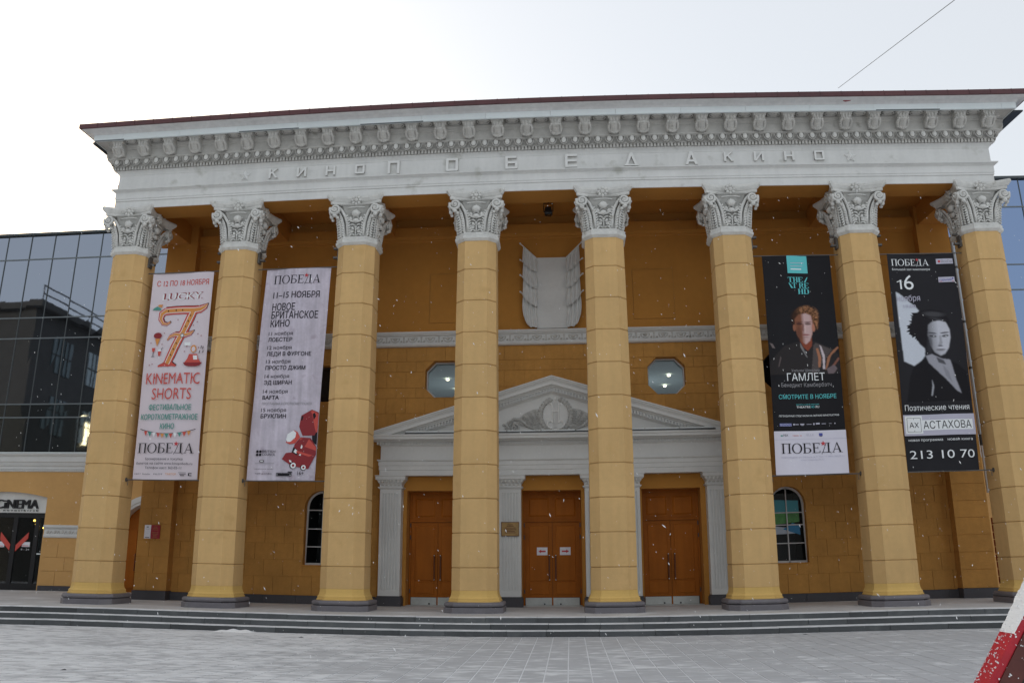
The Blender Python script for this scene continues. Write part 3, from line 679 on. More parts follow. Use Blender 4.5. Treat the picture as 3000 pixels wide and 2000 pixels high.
for r in range(len(cz) - 1):
    z0, z1 = cz[r], cz[r + 1]; x = -11.25 + (.0 if r % 2 else -.29); L_ = .585
    while x < 11.4:
        a, b = max(x, -11.25), min(x + L_, 11.45); x += L_
        if b - a < .08: continue
        if a > -4.96 and b < 5.06 and z1 < 4.8: continue
        hs = [q for q in octs + archs + [portal] if any(q['zr'](t) and q['zr'](t)[0] < z1 and q['zr'](t)[1] > z0 for t in (a + .01, (a + b) / 2, b - .01))]
        blocks.append((hidden((a + b) / 2, 3.3, (z0 + z1) / 2), abs((a + b) / 2) * .1 - (b - a) * (z1 - z0) * 10, a, b, z0, z1, 3.30, hs))
anta_core = []
for sx in (-1, 1):
    a0, a1 = (-12.19, -11.165) if sx < 0 else (11.367, 12.36)
    c = MB().box(a0 + .015, a1 - .015, 3.02, 4.1, 0, 11.65); c.box(a0, a1, 3.0, 4.12, 7.56, 11.0)
    an = c.build('corner_pier', 'wallplain', TH)
    MB().box(a0 - .02, a1 + .02, 2.95, 4.14, -.002, .27).build('base_stone', 'basedark', an)
    for r in range(len(cz) - 1):
        z0, z1 = cz[r], cz[r + 1]; z0 = max(z0, .272); mid = (a0 + a1) / 2 + (.06 if r % 2 else -.12) if sx < 0 else a1 - .012
        MB().box(a0, mid - .005, 3.0, 3.4, z0 + .005, z1 - .005).build('block', 'wall', an)
        if sx < 0: MB().box(mid + .005, a1, 3.0, 4.1, z0 + .005, z1 - .005).build('block', 'wall', an)
blocks.sort(key=lambda q: (q[0], q[1]))
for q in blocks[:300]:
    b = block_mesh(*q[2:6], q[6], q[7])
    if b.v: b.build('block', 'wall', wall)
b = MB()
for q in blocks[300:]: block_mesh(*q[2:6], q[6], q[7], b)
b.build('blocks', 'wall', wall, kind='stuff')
# string course
sc = MB(); prof = [(.0, 7.545), (.09, 7.56), (.10, 7.575), (.12, 7.60), (.12, 7.63), (.07, 7.64), (.07, 7.66), (.05, 7.665), (.05, 7.86), (.08, 7.87), (.09, 7.885), (.13, 7.90), (.14, 7.925), (.17, 7.945), (.17, 7.985), (.0, 8.0)]
rings = [[(-11.24, 3.30 - d_, z), (11.44, 3.30 - d_, z)] for d_, z in prof]
sc.add([p for r in rings for p in r], [(2 * i, 2 * i + 1, 2 * i + 3, 2 * i + 2) for i in range(len(rings) - 1)])
sc = sc.build('string_course', 'whitelow', TH)
ob = MB(); ob.tube([(.13 * math.cos(a), -.01, .04 + .115 * math.sin(a)) for a in [PI + PI * i / 8 for i in range(9)]], .014, 5); ob.ell((0, -.01, .02), (.06, .035, .05), 8, 5); ob.tube([(-.15, 0, .05), (.15, 0, .05)], .013, 5)
ob.prism([(.235, .08), (.29, .08), (.275, 0), (.29, -.085), (.235, -.085), (.25, 0)], -.025, 0)
for s in (-1, 1): ob.ell((s * .18, -.005, -.05), (.04, .02, .03), 6, 4, rot=.6)
orn_me = ob.mesh('ornament', 'dirty')
for k in range(42):
    x = -11.0 + .532 * k
    if x < 11.3: put(orn_me, 'ornament', (x + .03, 3.245, 7.762), sc)

# windows
def window_frame(poly, y, t=.035):
    n = len(poly); cx_ = sum(p[0] for p in poly) / n; cz2 = sum(p[1] for p in poly) / n
    inn = []
    for x, z in poly:
        dx, dz = cx_ - x, cz2 - z; l = math.hypot(dx, dz); inn.append((x + dx / l * t * 1.35, z + dz / l * t * 1.35))
    b = MB(); v = [(x, y, z) for x, z in poly] + [(x, y, z) for x, z in inn] + [(x, y + .05, z) for x, z in inn]
    b.add(v, [(i, (i + 1) % n, (i + 1) % n + n, i + n) for i in range(n)] + [(i + n, (i + 1) % n + n, (i + 1) % n + 2 * n, i + 2 * n) for i in range(n)]); return b, inn
for i, h in enumerate(octs):
    fr, inn = window_frame(h['poly'], 3.56); w = fr.build('window', 'winframe' if i < 2 else 'frame', TH, label='octagonal window %s' % ('with pale lit room behind' if i < 2 else 'with dark glass'))
    b = MB().add([(x, 3.59, z) for x, z in inn], [tuple(range(len(inn)))]); b.build('pane', 'pane' if i < 2 else 'glass', w)
for h in octs[:2]:      # lit foyer seen through the two middle windows
    cx_ = (min(h['xs']) + max(h['xs'])) / 2; rm = MB(); x0, x1 = cx_ - 1.6, cx_ + 2.0
    rm.add([(x0, 3.7, 5.2), (x1, 3.7, 5.2), (x1, 13, 5.2), (x0, 13, 5.2), (x0, 3.7, 7.3), (x1, 3.7, 7.3), (x1, 13, 7.3), (x0, 13, 7.3)], [(0, 1, 2, 3), (4, 7, 6, 5), (3, 2, 6, 7), (0, 3, 7, 4), (1, 5, 6, 2)])
    rm = rm.build('foyer_room', 'room', TH)
    for lx, lz in ((cx_ + (.1 if cx_ > 0 else .07), 6.68), (cx_ + (-.03 if cx_ > 0 else .33), 6.36)):
        # where the sight line through the pane meets the ceiling
        lx, lz = RM((lx, 3.6, lz))[::2]; t = (Zm(7.29, 10) - CAMP[2]) / (lz - CAMP[2]); px = (CAMP[0] + (lx - CAMP[0]) * t - TX) / SX; py = CAMP[1] + (3.6 - CAMP[1]) * t
        MB().loft([[(px + .055 * math.cos(a), py + .11 * math.sin(a), 7.21) for a in [2 * PI * i / 12 for i in range(12)]], [(px + .055 * math.cos(a), py + .11 * math.sin(a), 7.23) for a in [2 * PI * i / 12 for i in range(12)]]]).build('ceiling_lamp', 'lampglow', rm)
    ld = bpy.data.lights.new('foyer_light', 'POINT'); ld.energy = 7; ld.shadow_soft_size = .3; ld.color = (1, .97, .92); lo = bpy.data.objects.new('foyer_light', ld); COL.objects.link(lo); lo.parent = rm; lo.location = Vector(RM((cx_, 7.5, 6.2))) - WO[rm.name]
for i, h in enumerate(archs):
    fr, inn = window_frame(h['poly'], 3.50, .045); w = fr.build('window', 'winframe', TH, label='arched window with small panes, %s' % ('dark inside' if i == 0 else 'reflections painted as coloured boards inside'))
    cxw = (h['xs'][0] + h['xs'][-1]) / 2; z0 = h['poly'][0][1]
    b = MB().box(cxw - .014, cxw + .014, 3.50, 3.55, z0, h['poly'][-1][1] + .48)
    b.build('mullion', 'winframe', w)
    for zz in (1.65, 2.17, 2.72 if i == 0 else 2.52): MB().box(cxw - .46, cxw + .46, 3.503, 3.55, zz - .014, zz + .014).build('glazing_bar', 'winframe', w)
    MB().add([(x, 3.54, z) for x, z in inn], [tuple(range(len(inn)))]).build('pane', 'panedark', w)
    MB().box(cxw - .52, cxw + .52, 3.27, 3.52, z0 - .03, z0).build('sill', 'wallplain', w)
    rm = MB(); x0, x1 = cxw - .6, cxw + .6
    rm.add([(x0, 3.6, .9), (x1, 3.6, .9), (x1, 5, .9), (x0, 5, .9), (x0, 3.6, 3.6), (x1, 3.6, 3.6), (x1, 5, 3.6), (x0, 5, 3.6)], [(0, 1, 2, 3), (4, 7, 6, 5), (3, 2, 6, 7), (0, 3, 7, 4), (1, 5, 6, 2)]); rm = rm.build('dark_room', 'black', w)
    if i == 1:  # coloured boards paint what the glass reflects from the square
        MB().prism([(6.26, 2.50), (7.10, 2.50), (7.10, 2.86), (6.26, 2.90)], 3.562, 3.566).build('reflection_board', 'teal_mirrored', w)
        MB().prism([(6.26, 2.18), (7.10, 2.25), (7.10, 2.50), (6.26, 2.50)], 3.562, 3.566).build('reflection_board', 'green_mirrored', w)
        MB().prism([(6.62, 2.05), (7.10, 1.88), (7.10, 2.14), (6.9, 2.23)], 3.555, 3.559).build('reflection_board', 'blue_mirrored', w)
        MB().prism([(6.26, 1.90), (7.10, 1.93), (6.7, 2.1), (6.26, 2.15)], 3.556, 3.561).build('reflection_board', 'paper', w)

# ---- doors
SX, TX = .989, .045
for di, (a, b) in enumerate(doors):
    m = (a + b) / 2; y = 3.74
    f = MB(); f.box(a, a + .05, y - .03, y + .06, 0, 3.285); f.box(b - .05, b, y - .03, y + .06, 0, 3.285); f.box(a + .05, b - .05, y - .03, y + .06, 3.22, 3.285); f.box(a + .05, b - .05, y - .035, y + .06, 2.405, 2.455)
    D = f.build('door', 'door', TH, label=['double door behind the third bay, left of the middle', 'middle double door with two arrow papers', 'double door in the right bay of the portal'][di])
    tr = MB().box(a + .05, b - .05, y + .02, y + .05, 2.455, 3.22).build('transom_board', 'door', D)
    for s in (0, 1):
        p0, p1 = (a + .16, m - .09) if s == 0 else (m + .09, b - .16)
        MB().loft([[(p0, y + .02, 2.56), (p1, y + .02, 2.56), (p1, y + .02, 3.09), (p0, y + .02, 3.09)], [(p0 + .04, y - .004, 2.60), (p1 - .04, y - .004, 2.60), (p1 - .04, y - .004, 3.05), (p0 + .04, y - .004, 3.05)]]).build('transom_panel', 'doorpanel', D)
        l0, l1 = (a + .055, m - .004) if s == 0 else (m + .004, b - .055)
        lf = MB().box(l0, l1, y, y + .05, .235, 2.398); lf.build('leaf', 'door', D)
        q0, q1 = (l0 + .12, l1 - .10) if s == 0 else (l0 + .10, l1 - .12)
        for z0, z1 in ((.71, 2.28), (.33, .67)):
            MB().loft([[(q0, y + .002, z0), (q1, y + .002, z0), (q1, y + .002, z1), (q0, y + .002, z1)], [(q0 + .012, y - .012, z0 + .012), (q1 - .012, y - .012, z0 + .012), (q1 - .012, y - .012, z1 - .012), (q0 + .012, y - .012, z1 - .012)]]).build('leaf_panel', 'doorpanel', D)
        MB().box(l0 + .01, l1 - .025, y - .012, y + .02, .012, .228).build('kick_plate', 'steel', D)
        hx = m + (-.09 if s == 0 else .09)
        MB().tube([(hx, y - .075, .76), (hx, y - .075, 1.42)], .022, 8).build('handle', 'handle', D)
        for z in (.74, 1.44): MB().tube([(hx, y - .012, z), (hx, y - .09, z)], .012, 6).ell((hx, y - .08, z), (.026, .026, .022), 8, 5).build('handle_post', 'chrome', D)
        MB().box(l1 - .25 if s == 0 else l0 + .2, l1 - .21 if s == 0 else l0 + .24, y - .04, y - .012, .03, .07).build('door_stop', 'black', D)
    MB().box(m - .022, m + .022, y - .006, y + .02, .012, .235).build('astragal', 'doorpanel', D)
    MB().box(a, b, 3.30, y + .02, -.001, .012).build('threshold', 'steel', D)
    MB().box(a - .02, b + .02, y + .062, y + .10, -.001, 3.35).build('dark_backing', 'black', D)  # added board, blocks light coming through the gaps around the leaves
    for s, hx in ((0, a + .02), (1, b - .045)):
        for z in (.35, 1.9, 2.25): MB().box(hx, hx + .025, y - .045, y - .03, z, z + .12).build('hinge', 'frame', D)

# ---- portal: pilasters, entablature, pediment
def pil(cx_):
    b = MB(); w = .31; pts = [(-w, 3.30), (-w, 2.985)]
    for k in range(6):
        a = -.205 + .082 * k - .0; pts += [(a - .022, 2.985), (a - .016, 3.012), (a + .016, 3.012), (a + .022, 2.985)]
    pts += [(w, 2.985), (w, 3.30)]
    r = lambda z: [(cx_ + x, y, z) for x, y in pts]
    flat = lambda z: [(cx_ + x, min(y, 2.985) if 2.9 < y < 3.1 else y, z) for x, y in pts]
    b.loft([flat(.285), flat(.45), r(.455), r(3.19), flat(3.195), flat(3.33)])
    s = b.build('pilaster', 'whitelow', TH)
    MB().box(cx_ - .36, cx_ + .36, 2.93, 3.30, -.002, .24).box(cx_ - .335, cx_ + .335, 2.955, 3.30, .242, .285).build('base_stone', 'basedark', s)
    c = MB(); pr = [(.0, 3.31), (.035, 3.325), (.035, 3.345), (.055, 3.35), (.055, 3.37), (.01, 3.38), (.01, 3.46), (.025, 3.47), (.025, 3.49), (.04, 3.50), (.09, 3.57), (.095, 3.575), (.12, 3.58), (.12, 3.67), (.135, 3.68), (.135, 3.70), (0, 3.702)]
    sweep_u(c, pr, cx_ - .31, cx_ + .31, 2.985, 3.3)
    cp = c.build('capital', 'whitelow', s)
    c = MB()
    for k in range(7): c.ell((cx_ - .33 + .11 * k, 2.915, 3.525), (.034, .03, .048), 7, 5)
    c.build('egg_band', 'white_cap', s, kind='stuff')
    c = MB()
    for k in range(5): c.ell((cx_ - .24 + .12 * k, 2.975, 3.425), (.045, .012, .024), 6, 4); c.tube([(cx_ - .24 + .12 * k - .04, 2.97, 3.40), (cx_ - .24 + .12 * k, 2.965, 3.45), (cx_ - .24 + .12 * k + .04, 2.97, 3.40)], .007, 4)
    c.build('leaf_band', 'dirty', s, kind='stuff')
for q in (-4.54, -2.05, -1.13, 1.285, 2.205, 4.72): pil(q)
pe = MB(); PX0, PX1 = -4.86, 5.04; PY = 2.98
sweep_u(pe, [(-.3, 3.703), (.02, 3.703), (.02, 3.85), (.035, 3.86), (.035, 3.98), (.05, 3.99), (.05, 4.10), (.07, 4.11), (.09, 4.14), (.09, 4.155), (.0, 4.16), (.0, 4.54), (.03, 4.57), (.04, 4.59), (.04, 4.665), (.12, 4.67), (.13, 4.69), (.15, 4.70), (.27, 4.715), (.30, 4.72), (.30, 4.79), (.325, 4.80), (.335, 4.845), (.335, 4.85), (-.05, 4.86)], PX0, PX1, PY, 3.3)
pent = pe.build('portal_entablature', 'whitelow', TH)
d = MB(); x = PX0 - .1
while x < PX1 + .08: d.box(x, x + .046, PY - .10, PY - .04, 4.588, 4.66); x += .085
d.build('dentils', 'whitelow', pent, kind='stuff')
# raking cornices
AP = (.09, 6.50); ZL = 4.90; prof = [(3.31, .0), (2.64, .0), (2.64, -.035), (2.665, -.042), (2.67, -.075), (2.70, -.105), (2.70, -.12), (2.73, -.122), (2.73, -.24), (2.81, -.245), (2.82, -.28), (2.85, -.29), (2.86, -.30), (2.86, -.325), (2.91, -.33), (2.90, -.42), (2.94, -.44), (2.955, -.46), (2.99, -.47), (3.01, -.475)]
for s in (-1, 1):
    b = MB(); n = 60; xe = -5.2 if s < 0 else 5.38
    if True:
        rings = []
        for i in range(n + 1):
            t = i / n; x = AP[0] + (xe - AP[0]) * t; z = AP[1] + (ZL - AP[1]) * t
            rings.append([(x, y, max(z + dz, 4.853 - .0006 * k)) for k, (y, dz) in enumerate(prof)])
        b.loft(rings, cap=False, closed=False)
    rk = b.build('raking_cornice', 'whitelow', TH)
    d = MB(); sl = (ZL - AP[1]) / (xe - AP[0]); x = AP[0] + s * .04
    while abs(x - AP[0]) < 3.9:
        z = AP[1] + sl * (x - AP[0]); d.box(min(x, x + s * .036), max(x, x + s * .046), 2.825, 2.90, z - .425, z - .335); x += s * .088
    d.build('dentils', 'whitelow', rk, kind='stuff')
ty = MB().prism([(-5.0, 4.85), (5.18, 4.85), (.09, 6.45)], 3.0, 3.1); ty = ty.build('tympanum', 'whitelow', TH, recalc=True)
TX, TY = .115, 2.985
# lyre
b = MB()
for s in (-1, 1):
    b.tube([(TX + s * .085, TY, 5.18), (TX + s * .088, TY, 5.45), (TX + s * .10, TY, 5.74)], .018, 6)
    b.tube([(TX + s * .085, TY, 5.18), (TX + s * .14, TY, 5.24), (TX + s * .21, TY, 5.22), (TX + s * .25, TY, 5.13), (TX + s * .22, TY, 5.05), (TX + s * .13, TY, 5.0), (TX, TY, 4.98)], [.02, .03, .035, .038, .036, .034, .04], 6)
    b.tube([(TX + s * .10, TY, 5.74), (TX + s * .15, TY, 5.70), (TX + s * .17, TY, 5.76), (TX + s * .13, TY, 5.79)], .018, 5)
for k in range(5): b.tube([(TX - .05 + .025 * k, TY, 5.03), (TX - .05 + .025 * k, TY, 5.80 + (.06 if k == 2 else .02 if k in (1, 3) else 0))], .009, 5)
b.box(TX - .10, TX + .10, TY - .025, TY + .01, 5.50, 5.54); b.ell((TX, TY - .01, 5.52), (.03, .03, .03), 6, 4); b.ell((TX, TY, 5.88), (.04, .03, .055), 8, 5); b.box(TX - .12, TX + .12, TY - .03, TY + .01, 4.90, 4.98)
b.build('lyre', 'lettwhite', ty, smooth=False)
b = MB()
for s in (-1, 1):
    for k in range(15):
        a = R(-80 + 150 * k / 14); x = TX + s * .43 * math.cos(a); z = 5.40 + .47 * math.sin(a)
        b.ell((x, TY - .01, z), (.085, .04, .045), 7, 4, rot=(a + PI / 2 + .4) if s > 0 else -(a + PI / 2 + .4) + PI); b.ell((x - s * .04 * math.cos(a), TY - .02, z - .03 * math.sin(a)), (.05, .035, .03), 6, 4, rot=(a + PI / 2 - .4) * s)
        b.ell((x + s * .045 * math.cos(a), TY - .015, z + .045 * math.sin(a)), (.05, .03, .028), 6, 4, rot=(a + PI / 2 + .7) * s)
b.build('wreath', 'relief', ty)
for s in (-1, 1):
    b = MB()
    fan = [(TX + s * .42, 4.93)] + [(TX + s * (.42 + .78 * math.cos(R(t))), 4.93 + .66 * math.sin(R(t))) for t in range(20, 96, 8)]
    b.prism(fan if s < 0 else fan[::-1], TY - .012, TY + .01)
    for j, t in enumerate((28, 45, 62, 78)):
        ex, ez = math.cos(R(t)), math.sin(R(t)); b.tube([(TX + s * .45, TY - .02, 4.96), (TX + s * (.42 + .72 * ex), TY - .02, 4.93 + .62 * ez)], .012, 5)
        for k in range(6):
            q = .40 + .10 * k
            for w2 in (-1, 1): b.ell((TX + s * (.42 + .78 * q * ex - w2 * .028 * ez), TY - .03, 4.93 + .66 * q * ez + w2 * .028 * ex), (.038, .022, .017), 6, 4, rot=R(t) * s + w2 * .5 if s > 0 else PI - R(t) + w2 * .5)
    b.build('wheat_fan', 'relief', ty, recalc=True)
    b = MB()
    b.tube([(TX + s * .5, TY - .01, 4.95), (TX + s * .8, TY - .01, 5.10), (TX + s * 1.0, TY - .01, 5.27), (TX + s * 1.2, TY - .01, 5.30), (TX + s * 1.33, TY - .01, 5.20)], [.03, .045, .05, .045, .04], 6)
    b.tube([(TX + s * (1.18 + .14 * (1 - .8 * i / 20) * math.cos(1.2 + i * .45)), TY - .015, 5.04 + .13 * (1 - .8 * i / 20) * math.sin(1.2 + i * .45)) for i in range(21)], .03, 6)
    for k in range(16): a = k * .9; b.ell((TX + s * (1.1 + .07 * (k % 5) + .05 * (k // 5)), TY - .01, 4.95 + .055 * (k % 4) + .04 * (k // 5)), (.05, .03, .03), 6, 4, rot=a)
    for k in range(7): b.ell((TX + s * (.75 + .1 * k), TY - .02, 5.10 + .2 * math.sin(k * .45)), (.06, .03, .03), 6, 4, rot=s * .7)
    b.build('acanthus_scroll', 'relief', ty, smooth=True)
lb = MB().box(-4.18, 4.62, 2.70, 2.75, 4.875, 4.905).build('light_bar', 'frame', TH)
x = -4.15
while x < 4.5: MB().tube([(x, 2.69, 4.925), (x + .93, 2.69, 4.925)], .018, 6).build('light_tube', 'strip', lb); x += .97

SX, TX = .99, .055
# ---- niche with hanging cloths
nx = .12
MB().box(nx - .455, nx + .455, 3.22, 3.30, 8.03, 10.22).build('niche_panel', 'whitelow', TH)
for s in (-1, 1):
    for k in range(4):
        zr = 10.20 - .475 * k if k < 1 else [0, 9.77, 9.25, 8.70][k]; zt = [10.62, 10.10, 9.62, 9.10][k]
        b = MB(); b.tube([(nx + s * .45, 3.20, zr), (nx + s * .93, 3.02, zt)], .016, 6); b.ell((nx + s * .93, 3.02, zt), (.03, .03, .04), 6, 4, rot=-s * .8)
        b.build('flag_pole', 'whitelow', TH)
        zb0 = [9.74, 9.22, 8.67, 8.05][k]; last = k == 3; b = MB(); n = 22; mrows = 14; rings = []
        for i in range(n + 1):
            t = i / n; x = nx + s * (.43 + .415 * t); top = zr + (zt - zr) * t * .82; yy = 3.20 - .13 * t
            bot = zb0 + (.30 * t ** 2 if not last else (.0 + .34 * max(0, (t - .45) / .55) ** 2.2)); row = []
            for j in range(mrows + 1):
                q = j / mrows; fold = .042 * math.sin(t * 24 + q * 5 * (1 - t)) * (1 if last else q * .75 + .25)
                xx = x + s * (.03 * t * math.sin(q * 3) if last else .02 * q * t); row.append((xx, yy + fold - .10 * q ** 1.5 * (.3 if last else 1), top + (bot - top) * q))
            rings.append(row)
        v = [p for r in rings for p in r]; w = mrows + 1
        f = [(i * w + j, (i + 1) * w + j, (i + 1) * w + j + 1, i * w + j + 1) for i in range(n) for j in range(mrows)]
        v2 = [(p[0], p[1] + .04, p[2]) for p in v]; b.add(v, f); b.add(v2, [tuple(reversed(q)) for q in f])
        b.build('draped_cloth', 'whitelow', TH, smooth=True)

SX, TX = .995, .03
# side and back walls, roof slab
MB().box(-12.32, -12.26, 4.1, 13.4, 0, 11.2).build('side_wall', 'wallplain', TH); MB().box(12.32, 12.38, 4.1, 13.4, 0, 11.2).build('side_wall', 'wallplain', TH)
MB().box(-12.4, 12.4, 13.4, 13.6, 0, 14.0).build('back_wall', 'wallplain', TH)
dp = MB().tube([(12.44, 3.12, 10.6), (12.44, 3.12, 4.58)], .062, 10).build('downpipe', 'pipe', TH)
MB().tube([(12.44, 3.12, 4.57), (12.44, 3.12, 4.26)], .055, 8).build('pipe_joint', 'frame', dp)
for z in (9.6, 7.9, 6.5): MB().tube([(12.44, 3.12, z), (12.44, 3.12, z + .07)], .07, 10).build('pipe_clamp', 'frame', dp)
MB().tube([(12.44, 3.12, 4.25), (12.44, 3.12, 2.9)], .045, 8).build('lower_pipe', 'winframe', dp)
z = .37
while z < 2.05: MB().box(12.50, 12.70, 3.10, 3.30, z, z + .19).build('brick', 'brick', TH); z += .205

# ================================================================== ANNEXES
def annex(x0, x1, yw, zc0, rows, xm, label, left):
    A = thing('glass_annex', ((x0 + x1) / 2, yw, 0), label, 'building')
    hs = []
    if left:
        def zr(x):
            if not -21.3 <= x <= -17.80: return None
            return -.01, 3.24 + .20 * (1 - ((x + 19.55) / 1.75) ** 2)
        hs = [dict(xs=[-21.3 + .25 * i for i in range(15)], zr=zr, poly=None), arch_hole(-13.9, 1.08, -.01, 2.0)]
    w = MB()
    for (a, b, za, zb, zc, zd) in slices(x0, x1, 0, zc0, hs): w.add([(a, yw, za), (b, yw, zb), (b, yw, zd), (a, yw, zc), (a, yw + .35, za), (b, yw + .35, zb), (b, yw + .35, zd), (a, yw + .35, zc)], [(0, 1, 2, 3), (0, 4, 5, 1), (3, 2, 6, 7), (0, 3, 7, 4), (1, 5, 6, 2)])
    wl = w.build('wall', 'annexwall', A)
    c = MB(); pr = [(.0, zc0 - .02), (.03, zc0), (.03, zc0 + .06), (.06, zc0 + .07), (.07, zc0 + .15), (.12, zc0 + .20), (.16, zc0 + .30), (.17, zc0 + .31), (.20, zc0 + .33), (.22, zc0 + .50), (.26, zc0 + .53), (.30, zc0 + .56), (.30, zc0 + .60), (.0, zc0 + .61)]
    rings = [[(x0, yw - d_, z) for d_, z in pr], [(x1, yw - d_, z) for d_, z in pr]]
    c.loft(rings, cap=False, closed=False).xf(lambda x, y, z: (x, y, z)); cn = c.build('cornice', 'whitelow', A, recalc=False)
    d = MB(); x = x0
    while x < x1: d.box(x, x + .035, yw - .06, yw - .03, zc0 + .003, zc0 + .055); x += .07
    d.build('dentils', 'whitelow', cn, kind='stuff')
    x = x0
    while x < x1: MB().box(x + .002, min(x + 2.4, x1) - .002, yw - .33, yw + .02, zc0 + .612, zc0 + .65).build('sill_sheet', 'strip', cn); x += 2.4
    zb = zc0 + .65
    zr_ = [zb] + rows; yg = yw + .06
    cw = MB().box(x0, x1, yg + .06, yg + 7, zb, zr_[-1] + .02).build('curtain_wall', 'frame', A)
    n = 0; x = xm
    while x < x1 - .01:
        b_ = min(x + 1.0, x1)
        for k in range(len(zr_) - 1):
            za, zb_ = zr_[k] + .02, zr_[k + 1] - .02; p = MB(); j = lambda s_: random.uniform(-s_, s_)
            p.add([(x + .02, yg + j(.004), za), (b_ - .02, yg + j(.004), za), (b_ - .02, yg + j(.004), zb_), (x + .02, yg + j(.004), zb_), (x + .02, yg + .03, za), (b_ - .02, yg + .03, za), (b_ - .02, yg + .03, zb_), (x + .02, yg + .03, zb_)], [(0, 1, 2, 3), (0, 4, 5, 1), (3, 2, 6, 7), (0, 3, 7, 4), (1, 5, 6, 2)])
            p.build('pane', ('curtain' if k >= 2 else 'curtain2') if left else 'curtainblue', cw)
        MB().box(x - .02, x + .02, yg - .012, yg + .05, zr_[0], zr_[-1]).build('mullion', 'mullion', cw); x += 1.0
    for z in zr_[1:-1]: MB().box(x0, x1, yg - .02, yg + .05, z - .022, z + .022).build('transom', 'mullion_h', cw)
    MB().box(x0, x1, yg - .10, yg + 7, zr_[-1], zr_[-1] + .09).build('roof_edge', 'mullion', A)
    return A, wl
SX, TX = 1.010, .15
AL, wl = annex(-32, -12.33, 7.0, 4.17, [6.13, 6.62, 9.09, 9.88, 12.17, 13.12], -32, 'dark glass annex over a yellow ground floor with a lettered glass door', True)
SX, TX = 1.008, 0.0
AR, wr = annex(12.39, 32, 6.6, 4.3, [6.2, 7.0, 9.95, 10.85, 12.95, 13.98], 12.85, 'tall blue glass annex rising behind the grey downpipe', False)
SX, TX = 1.006, .15
for a, b in ((-17.80, -15.0), (-12.8, -12.33)):
    if True:
        z = [.17, .68, 1.15, 1.63]
        MB().box(a, b, 6.94, 7.0, -.002, .17).build('base_stone', 'basedark', wl)
        for r in range(3):
            x = a + (.3 if r % 2 else .0) - .35
            while x < b - .02:
                p, q = max(x, a), min(x + .93, b)
                if q - p > .1: MB().box(p + .006, q - .006, 6.972, 7.0, z[r] + .006, z[r + 1] - .006).build('block', 'annexwall', wl)
                x += .93
        c = MB(); pr = [(0, 1.83), (.03, 1.84), (.05, 1.88), (.05, 1.93), (.02, 1.94), (.02, 2.13), (.05, 2.15), (.08, 2.18), (.10, 2.20), (.10, 2.27), (0, 2.28)]
        c.loft([[(a - .02 if a < -17 else a, 7.0 - d_, zz) for d_, zz in pr], [(b, 7.0 - d_, zz) for d_, zz in pr]], cap=True); s_ = c.build('string_course', 'whitelow', wl)
        b2 = MB(); x = a + .12
        while x < b - .1: b2.ell((x, 6.975, 2.03), (.07, .02, .055), 7, 4, rot=.6); b2.tube([(x + .08, 6.97, 1.97), (x + .14, 6.965, 2.06), (x + .20, 6.97, 1.98)], .015, 4); x += .28
        b2.build('leaf_relief', 'dirty', wl)
# arched side door of the annex
b = MB(); n = 24; ro, ri = 1.36, 1.08
for r0, r1, y in ((ri, ri + .10, 6.93), (ri + .10, ro, 6.90)):
    P = arc(-13.9, 2.0, r1, 0, PI, n) + arc(-13.9, 2.0, r0, 0, PI, n)[::-1]
    for i in range(n):
        A0 = arc(-13.9, 2.0, r0, 0, PI, n); A1 = arc(-13.9, 2.0, r1, 0, PI, n)
        b.prism([A0[i], A1[i], A1[i + 1], A0[i + 1]], y, 7.0)
b.build('archivolt', 'whitelow', AL, recalc=True)
b = MB()
for i in range(n): a_ = arc(-13.9, 2.0, ri, 0, PI, n); b.add([(a_[i][0], 6.93, a_[i][1]), (a_[i + 1][0], 6.93, a_[i + 1][1]), (a_[i + 1][0], 7.5, a_[i + 1][1]), (a_[i][0], 7.5, a_[i][1])], [(0, 1, 2, 3)])
b.build('arch_reveal', 'whitelow', AL)
sd_ = MB().prism([(-14.98, 0), (-12.82, 0), (-12.82, 2.0)] + arc(-13.9, 2.0, 1.08, 0, PI, 14)[1:], 7.30, 7.36).build('side_door', 'door', AL, recalc=True)
for a, b_ in ((-14.9, -14.45), (-14.40, -13.95), (-13.85, -13.40), (-13.35, -12.9)): MB().box(a, b_, 7.27, 7.31, .15, 2.15).build('leaf_panel', 'doorpanel', sd_)
MB().tube([(-14.42, 7.2, .75), (-14.42, 7.2, 1.35)], .02, 6).build('handle', 'handle', sd_)
# glazed cafe door with the lettered tympanum
gd = MB()
for a, b_ in ((-21.3, -21.2), (-20.3, -20.15), (-19.22, -19.06), (-18.38, -18.22), (-17.86, -17.80)): gd.box(a, b_, 7.24, 7.32, 0, 2.62)
gd.box(-21.3, -17.8, 7.22, 7.33, 2.54, 2.70).box(-21.2, -17.86, 7.245, 7.31, 0.0, .22)
gd = gd.build('glass_door', 'black', AL)
for a, b_ in ((-21.2, -20.3), (-20.15, -19.22), (-19.06, -18.38), (-18.22, -17.86)): MB().box(a, b_, 7.27, 7.28, .22, 2.54).build('pane', 'pane', gd)
MB().box(-18.16, -17.83, 7.20, 7.22, 1.24, 1.28).build('handle', 'strip', gd)
ins = MB(); ins.add([(-21.6, 7.4, 0), (-17.4, 7.4, 0), (-17.4, 10.5, 0), (-21.6, 10.5, 0), (-21.6, 7.4, 3.0), (-17.4, 7.4, 3.0), (-17.4, 10.5, 3.0), (-21.6, 10.5, 3.0)], [(0, 1, 2, 3), (4, 7, 6, 5), (3, 2, 6, 7), (0, 3, 7, 4), (1, 5, 6, 2)])
ins = ins.build('cafe_interior', 'darkboard', AL)
